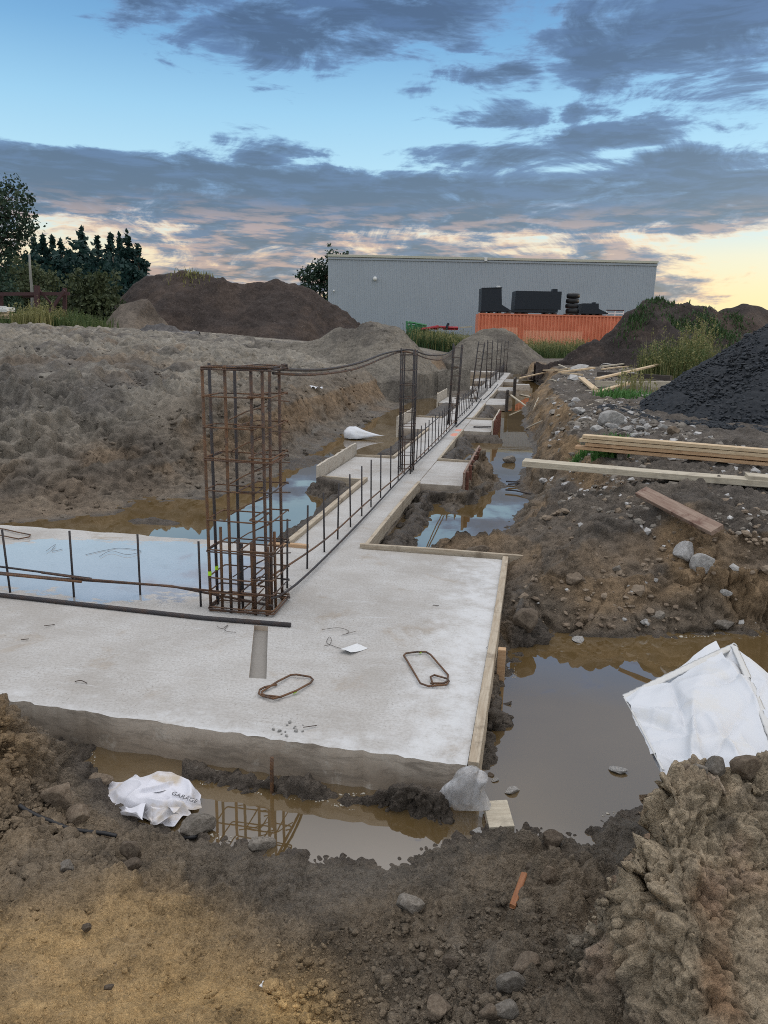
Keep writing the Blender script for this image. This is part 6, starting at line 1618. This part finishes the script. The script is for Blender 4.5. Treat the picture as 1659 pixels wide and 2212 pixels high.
# ------------------------------------------------------------------ left edge: rusty trestle, pole, stack
def z1(x, y): return (x / 3.456 / 1.1573, (420 + y / 3.456) / 1.1573)
def trestle():
    Y = 40.0; c = at_y(*z1(320, 1300), Y); root = empty('steel_trestle', c); tag(root, 'rust red steel trestle with a long beam at the left edge', 'steel frame')
    def bm2(a, b, w, name, d=0.0):
        p, q = at_y(*z1(*a), Y + d), at_y(*z1(*b), Y + d); mw = orient(p, q, Vector((0, -1, 0))).to_3x3(); m = MB(); L = (q - p).length
        m.box((p + q) / 2 - c, (L, w, w * .9), mw); m.build(name, MAT['red_oxide'], root)
    bm2((-160, 1090), (600, 1086), .16, 'long_beam'); bm2((200, 1106), (320, 1106), .15, 'beam_stub', .2)
    bm2((320, 1015), (320, 1330), .22, 'post', -.22); bm2((560, 1035), (560, 1330), .17, 'post', .3); bm2((15, 1090), (15, 1330), .12, 'post', .3)
    bm2((335, 1050), (495, 1235), .10, 'diagonal_brace', .5); bm2((556, 1058), (385, 1310), .14, 'diagonal_brace', -.4)
trestle()
a = at_y(*z1(280, 1280), 42); b = at_y(*z1(254, 745), 42); m = MB(); m.tube([a, a.lerp(b, .35) + Vector((.05, 0, 0)), a.lerp(b, .7), b], [.10, .085, .07, .05], 8); q = m.build('pale_pole', MAT['pale_bark'], None, True, loc=a); tag(q, 'slender pale pole standing behind the rusty trestle', 'pole')
for i, (x0, x1, y0, y1) in enumerate(((-60, 62, 1200, 1240), (-60, 95, 1255, 1290))):
    p, q_ = at_y(*z1(x0, y0), 36), at_y(*z1(x1, y1), 36); m = MB(); m.box((0, .4, 0), (q_.x - p.x, .8, abs(p.z - q_.z)), None, .03)
    for k in range(3): m.box((0, -.012, (k - 1) * .12), ((q_.x - p.x) * .98, .02, .05))
    o = m.build('wrapped_stack', MAT['white_metal' if i == 0 else 'pine']); o.location = (p + q_) / 2; tag(o, ['pale wrapped stack beside the left post of the trestle', 'stack of light boards in the grass at the left edge'][i], 'stack')

# ------------------------------------------------------------------ vegetation
def quads(P0, size, rng, aspect=1.6, droop=0.0):
    """a leaf-sized face at each point, turned at random"""
    n = len(P0); a = rng.normal(size=(n, 3)); a[:, 2] -= droop; a /= np.linalg.norm(a, axis=1, keepdims=True)
    b = np.cross(a, rng.normal(size=(n, 3))); b /= np.linalg.norm(b, axis=1, keepdims=True) + 1e-9
    s = (size * rng.uniform(.6, 1.4, n))[:, None]
    v = np.stack([P0 - a * s * aspect * .5, P0 + b * s * .5, P0 + a * s * aspect * .5, P0 - b * s * .5], 1)
    return v.reshape(-1, 3), np.arange(4 * n).reshape(n, 4)

def conifer(base, h, w, label, seed, gap=0.0, mat='needles', group='trees behind the brown mound'):
    rng = np.random.default_rng(seed); root = empty('conifer_tree', base); tag(root, label, 'tree', group)
    m = MB(); m.tube([(0, 0, -.3), (0, 0, h * .5), (0, 0, h)], [w * .06, w * .035, .02], 7); m.build('trunk', MAT['bark'], root, True)
    pts = []; nl = int(h * 2.4)
    for i in range(nl):
        u = (i + rng.uniform(0, .6)) / nl; z = h * (.06 + .94 * u); rad = w * .5 * (1 - u) ** .95 * rng.uniform(.6, 1.15) + .06; nb = max(4, int(11 * (1 - u) + 4))
        for b in range(nb):
            if rng.random() < gap: continue
            a = rng.uniform(0, 6.28); L = rad * rng.uniform(.7, 1.12); k = max(3, int(L * 9))
            tt = rng.uniform(.1, 1, k * 2)
            x = np.cos(a) * L * tt; y = np.sin(a) * L * tt; zz = z - .38 * L * tt + .14 * L * tt ** 3 + rng.normal(0, .05, len(tt))
            pts.append(np.stack([x + rng.normal(0, .07 + .10 * L * (1 - tt), len(tt)), y + rng.normal(0, .07 + .10 * L * (1 - tt), len(tt)), zz], -1))
    pts.append(np.stack([rng.normal(0, .05, 30), rng.normal(0, .05, 30), h * rng.uniform(.88, 1.03, 30)], -1))
    v, f = quads(np.concatenate(pts), np.full(len(np.concatenate(pts)), .34), rng, 2.0, .6)
    link('crown', np_mesh('crown', v, f, MAT[mat], False), root); return root

def broadleaf(base, h, blobs, label, seed, n, leaf, mat, name='leafy_tree', trunk=.16, group='trees behind the brown mound', cat='tree', limbs=7):
    """blobs: (x, z, r) lobes of the crown in metres from the base, seen from the front"""
    rng = np.random.default_rng(seed); root = empty(name, base); tag(root, label, cat, group); rnd = random.Random(seed)
    m = MB(); m.tube([(0, 0, -.3), (rnd.uniform(-.2, .2), 0, h * .35), (rnd.uniform(-.3, .3), 0, h * .8)], [trunk, trunk * .8, trunk * .3], 8); m.build('trunk', MAT['bark'], root, True)
    m = MB(); P0 = []
    tot = sum(b[2] ** 2 for b in blobs)
    for (bx, bz, br) in blobs:
        by = rnd.uniform(-.6, .6) * br
        for k in range(max(2, int(limbs * br ** 2 / tot * 3))):
            e = Vector((bx + rnd.uniform(-.7, .7) * br, by + rnd.uniform(-.7, .7) * br, bz + rnd.uniform(-.4, .8) * br)); st_ = Vector((0, 0, max(h * .18, min(h * .6, bz - br * 1.2))))
            mid = st_.lerp(e, .5) + Vector((rnd.uniform(-.2, .2), rnd.uniform(-.2, .2), rnd.uniform(0, .3)))
            m.tube([st_, mid, e], [trunk * .35, trunk * .22, trunk * .06], 5)
            kk = int(n * br ** 2 / tot / 9)
            # twig clusters so that sky shows between them
            for c_ in range(4):
                q = e + Vector((rnd.gauss(0, .32), rnd.gauss(0, .32), rnd.gauss(0, .32))) * br; P0.append(np.array(q) + rng.normal(0, .13 * br, (kk // 3 + 2, 3)))
        k = int(n * br ** 2 / tot * .45); d = rng.normal(size=(k, 3)); d /= np.linalg.norm(d, axis=1, keepdims=True); r_ = br * rng.uniform(.3, 1, k) ** .6
        nn = n3(d[:, 0] * 2 + bx, d[:, 1] * 2, d[:, 2] * 2 + bz, .7, seed); ok = nn > -.15
        P0.append((np.array([bx, by, bz]) + d * (r_ * (1 + .3 * nn))[:, None])[ok])
    m.build('branches', MAT['bark'], root, True)
    P0 = np.concatenate(P0); v, f = quads(P0, np.full(len(P0), leaf), rng, 1.5)
    link('crown', np_mesh('crown', v, f, MAT[mat], False), root); return root

TY = 85.0
for i, (px, top, w, gp, lb_) in enumerate(((72, 520, 5.5, .1, 'conifer just right of the tall leafy tree at the left'), (92, 513, 4.6, .2, 'narrow conifer second from the leafy tree'), (112, 516, 4.8, .15, 'narrow conifer third from the leafy tree'), (131, 520, 4.0, .4, 'thin see-through conifer left of the broad-topped one'),
        (177, 498, 7.0, .25, 'broad-topped conifer with ragged upper branches, middle of the row'), (210, 516, 4.4, .45, 'small sparse conifer with a bare spiky tip'), (238, 508, 5.6, .15, 'conifer left of the tallest right-hand pair'), (258, 512, 5.0, .2, 'conifer squeezed between the right-hand conifers'), (274, 504, 6.4, .05, 'tallest dense conifer near the brown mound'), (297, 533, 6.2, .15, 'rightmost conifer sloping down to the brown mound'),
        (150, 545, 8.0, .0, 'low dense conifer filling the middle of the tree row'), (55, 555, 8.0, .0, 'low dark conifer behind the pale pole'), (225, 560, 8.5, .0, 'low dense conifer behind the bush by the mound'), (20, 560, 8, .0, 'low dark conifer at the far left'), (100, 570, 9, 0, 'wide low conifer behind the trestle'), (190, 575, 9, 0, 'wide low conifer in front of the broad-topped one'))):
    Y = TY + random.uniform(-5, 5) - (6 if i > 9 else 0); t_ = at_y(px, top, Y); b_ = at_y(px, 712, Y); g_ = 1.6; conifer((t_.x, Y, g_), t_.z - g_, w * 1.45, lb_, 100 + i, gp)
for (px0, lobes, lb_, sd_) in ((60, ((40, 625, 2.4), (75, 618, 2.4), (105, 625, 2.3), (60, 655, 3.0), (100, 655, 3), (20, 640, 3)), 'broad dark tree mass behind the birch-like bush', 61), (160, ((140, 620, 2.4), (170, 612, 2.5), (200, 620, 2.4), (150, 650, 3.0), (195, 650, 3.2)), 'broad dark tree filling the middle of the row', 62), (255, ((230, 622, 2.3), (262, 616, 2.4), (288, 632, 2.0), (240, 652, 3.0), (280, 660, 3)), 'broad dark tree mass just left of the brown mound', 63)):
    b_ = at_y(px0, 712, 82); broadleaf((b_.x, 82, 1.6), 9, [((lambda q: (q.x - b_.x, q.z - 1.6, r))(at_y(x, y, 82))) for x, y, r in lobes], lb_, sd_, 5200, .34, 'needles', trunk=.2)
Y = 58.0; b_ = at_y(0, 700, Y)
def lob(px, py, r, Y=58.0, b=None): q = at_y(px, py, Y); return (q.x - b.x, q.z - 1.8, r)
broadleaf((b_.x, Y, 1.8), 12, [lob(x, y, r, 58, b_) for x, y, r in ((5, 420, 1.5), (35, 425, 1.1), (20, 455, 1.6), (48, 455, .9), (-20, 440, 1.7), (0, 500, 1.9), (45, 490, 1.1), (30, 525, 1.4), (60, 500, .5), (62, 470, .6), (-25, 520, 1.8), (10, 560, 1.5), (15, 600, 1.3), (-20, 590, 1.6), (5, 640, 1.2))], 'tall loose leafy tree at the left edge of the picture', 7, 9000, .16, 'leaf_dark', trunk=.22)
Y = 80.0; b_ = at_y(690, 700, Y)
broadleaf((b_.x, Y, 1.5), 8, [lob(x, y, r, 80, b_) for x, y, r in ((725, 553, .8), (745, 548, .5), (705, 565, .9), (690, 580, 1.2), (668, 585, .9), (715, 590, 1.3), (660, 600, .8), (690, 610, 1.5), (650, 582, .4), (680, 640, 1.6), (720, 630, 1.5), (710, 575, 1.0))], 'small leafy tree at the left corner of the warehouse', 8, 5200, .19, 'leaf_dark')
# bushes at the foot of the brown mound
for i, (cx_b, blobs_, Y, lb_, mat, n) in enumerate(((195, ((170, 650, 1.1), (195, 635, 1.2), (220, 650, 1.1), (180, 680, 1.4), (215, 685, 1.3), (160, 690, 1.0), (235, 690, .8), (150, 670, .8)), 43, 'large olive bush between the rusty trestle and the brown mound', 'leaf_olive', 6000), (68, ((50, 640, 1.4), (80, 625, 1.5), (75, 665, 1.5), (40, 670, 1.4), (100, 660, 1.1), (65, 600, 1.1)), 55, 'greyish birch-like bush behind the pale pole', 'leaf_olive', 5000), (8, ((5, 640, 1.2), (-20, 660, 1.3), (20, 670, .9)), 50, 'dark shrub under the tall leafy tree', 'leaf_dark', 2500), (135, ((120, 690, .8), (135, 700, .7), (105, 700, .7)), 41, 'small green shrub under the trestle beam', 'leaf_olive', 2000))):
    b_ = at_y(cx_b, 712, Y); broadleaf((b_.x, Y, 1.75), 2.5, [lob(x, y, r, Y, b_) for x, y, r in blobs_], lb_, 20 + i, n, .14, mat, 'bush', .06, 'bushes by the brown mound', 'bush', 12)

def blades(name, n, posf, hf, mat, label, seed, wid=.012, bend=.35, heads=0.0, kind='stuff', cat=None, segs=3):
    rng = np.random.default_rng(seed); p = posf(rng, n); n = len(p); h = hf(rng, n) * (.55 + .9 * (n3(p[:, 0], p[:, 1], p[:, 0] * 0, .9, seed % 7) * .5 + .5)) * rng.uniform(.6, 1.15, n); a = rng.uniform(0, 6.28, n); bd = rng.uniform(.05, bend, n); w = wid * rng.uniform(.6, 1.4, n)
    V = np.zeros((n, (segs + 1) * 2, 3)); ca, sa = np.cos(a), np.sin(a)
    for k in range(segs + 1):
        u = k / segs; off = h * bd * u * u; c = np.stack([p[:, 0] + ca * off, p[:, 1] + sa * off, p[:, 2] + h * u * (1 - .15 * bd * u)], -1); ww = (w * (1 - .85 * u))[:, None] * np.stack([-sa, ca, 0 * ca], -1)
        V[:, 2 * k] = c - ww; V[:, 2 * k + 1] = c + ww
    base = (np.arange(n) * (segs + 1) * 2)[:, None, None]; q = np.array([[2 * k, 2 * k + 1, 2 * k + 3, 2 * k + 2] for k in range(segs)])[None]
    F = (base + q).reshape(-1, 4); V = V.reshape(-1, 3)
    if heads > 0:
        tip = V.reshape(n, -1, 3)[:, -1]; tip = tip[rng.random(n) < heads]; pp = np.repeat(tip, 10, 0) + rng.normal(0, 1, (len(tip) * 10, 3)) * np.array([.025, .025, .07]); v2, f2 = quads(pp, np.full(len(pp), .035), rng); F = np.concatenate([F, f2 + len(V)]); V = np.concatenate([V, v2])
    o = link(name, np_mesh(name, V, F, MAT[mat], False)); tag(o, label, cat, None, kind); return o
def patch_pix(pix, Y0, Y1, zf=None):
    x0 = at_y(pix[0], 740, (Y0 + Y1) / 2).x; x1 = at_y(pix[1], 740, (Y0 + Y1) / 2).x
    def f(rng, n):
        x = rng.uniform(x0, x1, n); y = rng.uniform(Y0, Y1, n); nn = n3(x, y, x * 0, 1.5, 3); ex = np.clip((x - x0) / (x1 - x0), 0, 1); ed = np.clip(np.minimum(ex, 1 - ex) * 7, .15, 1); k = rng.random(n) < (.55 + .8 * nn) * ed; x, y = x[k], y[k]
        z = macro(x, y); return np.stack([x, y, z], -1)
    return f
blades('wild_grass', 9000, patch_pix((862, 1040), 52, 58), lambda g, n: g.uniform(.4, .85, n), 'weed_green', 'tall green weeds between sand ridge and container', 201, .035, .4, .25)
blades('wild_grass', 2500, patch_pix((870, 1035), 52, 56), lambda g, n: g.uniform(.5, 1.05, n), 'grass_straw', 'yellow-flowered stalks among the weeds left of the container', 202, .02, .3, .5)
blades('wild_grass', 9000, patch_pix((1095, 1300), 49, 58), lambda g, n: g.uniform(.4, .85, n), 'grass_green', 'tall grass in front of the orange container', 203, .03, .4, .2)
blades('wild_grass', 3000, patch_pix((1100, 1290), 50, 57), lambda g, n: g.uniform(.6, 1.05, n), 'grass_straw', 'straw-coloured stalks in front of the orange container', 204, .02, .3, .4)
blades('wild_grass', 6500, patch_pix((-60, 240), 34, 39), lambda g, n: g.uniform(.25, .62, n), 'grass_green', 'tall grass under the rusty trestle', 205, .025, .4, .15)
blades('wild_grass', 1500, patch_pix((50, 130), 33, 36), lambda g, n: g.uniform(.35, .8, n), 'grass_straw', 'dry stalks in the grass under the trestle', 206, .02, .3, .4)
cpl = hit(1465, 812)
def clump(cx, cy, r, sq=1.0):
    def f(rng, n):
        a = rng.uniform(0, 6.28, n); q = r * rng.uniform(0, 1, n) ** .6; x = cx + q * np.cos(a); y = cy + q * np.sin(a) * sq; return np.stack([x, y, macro(x, y)], -1)
    return f
def clump_plant(name, label, px, py, r, n, h, mats, seed, wid=.008, heads=.2, cat='grass clump', bend=.35, zc=None):
    c = hit(px, py); root = empty(name, c); tag(root, label, cat)
    for i, (mt, fr) in enumerate(mats):
        o = blades('blades', int(n * fr), clump(c.x, c.y, r), lambda g, k: g.uniform(.45, 1, k) * h, mt, None, seed + i, wid, bend, heads, None)
        for key in ('kind',):
            if key in o: del o[key]
        o.parent = root; o.location = -c
    return root
clump_plant('grass_clump', 'tall yellow-green grass clump between dark mound and gravel heap', 1462, 818, 1.25, 2600, 1.15, (('grass_straw', .5), ('grass_green', .5)), 301, .010, .22)
clump_plant('grass_clump', 'straw grass stalks at the right end of the tall clump', 1500, 800, .7, 500, 1.6, (('grass_straw', 1),), 311, .008, .6)
clump_plant('weed_plant', 'low bright green weeds beside the yellow board', 1350, 858, .7, 380, .19, (('leaf_fresh', 1),), 321, .018, 0, 'weed', .9)
clump_plant('weed_plant', 'leafy green weed in front of the timber stack', 1320, 985, .22, 420, .24, (('leaf_fresh', 1),), 331, .014, 0, 'weed', .9)
clump_plant('weed_plant', 'small green weed left of the leafy weed at the timber stack', 1258, 990, .14, 200, .14, (('leaf_fresh', 1),), 341, .012, 0, 'weed', .9)
clump_plant('weed_plant', 'thin grass stalks near the grey sleeper', 1372, 850, .5, 90, .55, (('grass_straw', 1),), 351, .010, .3, 'weed', .3)
# tufts on the dark mound and on top of the brown one
for i, (hi, px, py, Y, r, n, h, mt, lb_) in enumerate(((5, 1425, 650, 36, .6, 260, .22, 'weed_green', 'green tuft on the peak of the tufted mound'), (5, 1520, 690, 36, .7, 260, .2, 'weed_green', 'green tuft right of centre on the tufted mound'), (5, 1560, 718, 35, 1.0, 700, .26, 'weed_green', 'large green patch low on the right of the tufted mound'), (5, 1470, 708, 35, .6, 300, .25, 'weed_green', 'small green patch in the middle of the tufted mound'), (5, 1378, 690, 35, .6, 300, .25, 'weed_green', 'green patch on the left shoulder of the tufted mound'), (5, 1592, 692, 36, .6, 240, .2, 'weed_green', 'green tuft at the top right of the tufted mound'), (0, 418, 592, 46, 1.0, 160, .35, 'grass_straw', 'dry grass tuft on the crest of the brown mound'))):
    c = heap_hit(hi, px, py, Y - 8, Y + 3)
    def pf(g, k, c=c, r=r, hi=hi):
        x = c.x + g.normal(0, r * .6, k); y = c.y + g.normal(0, r * .45, k); return np.stack([x, y, heap_z(hi, x, y) - .02], -1)
    o = blades('grass_tuft', n, pf, lambda g, k, h=h: g.uniform(.4, 1, k) * h, mt, lb_, 410 + i, .035, .8, 0, 'stuff'); o['group'] = 'tufts on the mounds'
SC.render.film_transparent = False
SC.cycles.use_denoising = False
SC.cycles.filter_width = 1.0
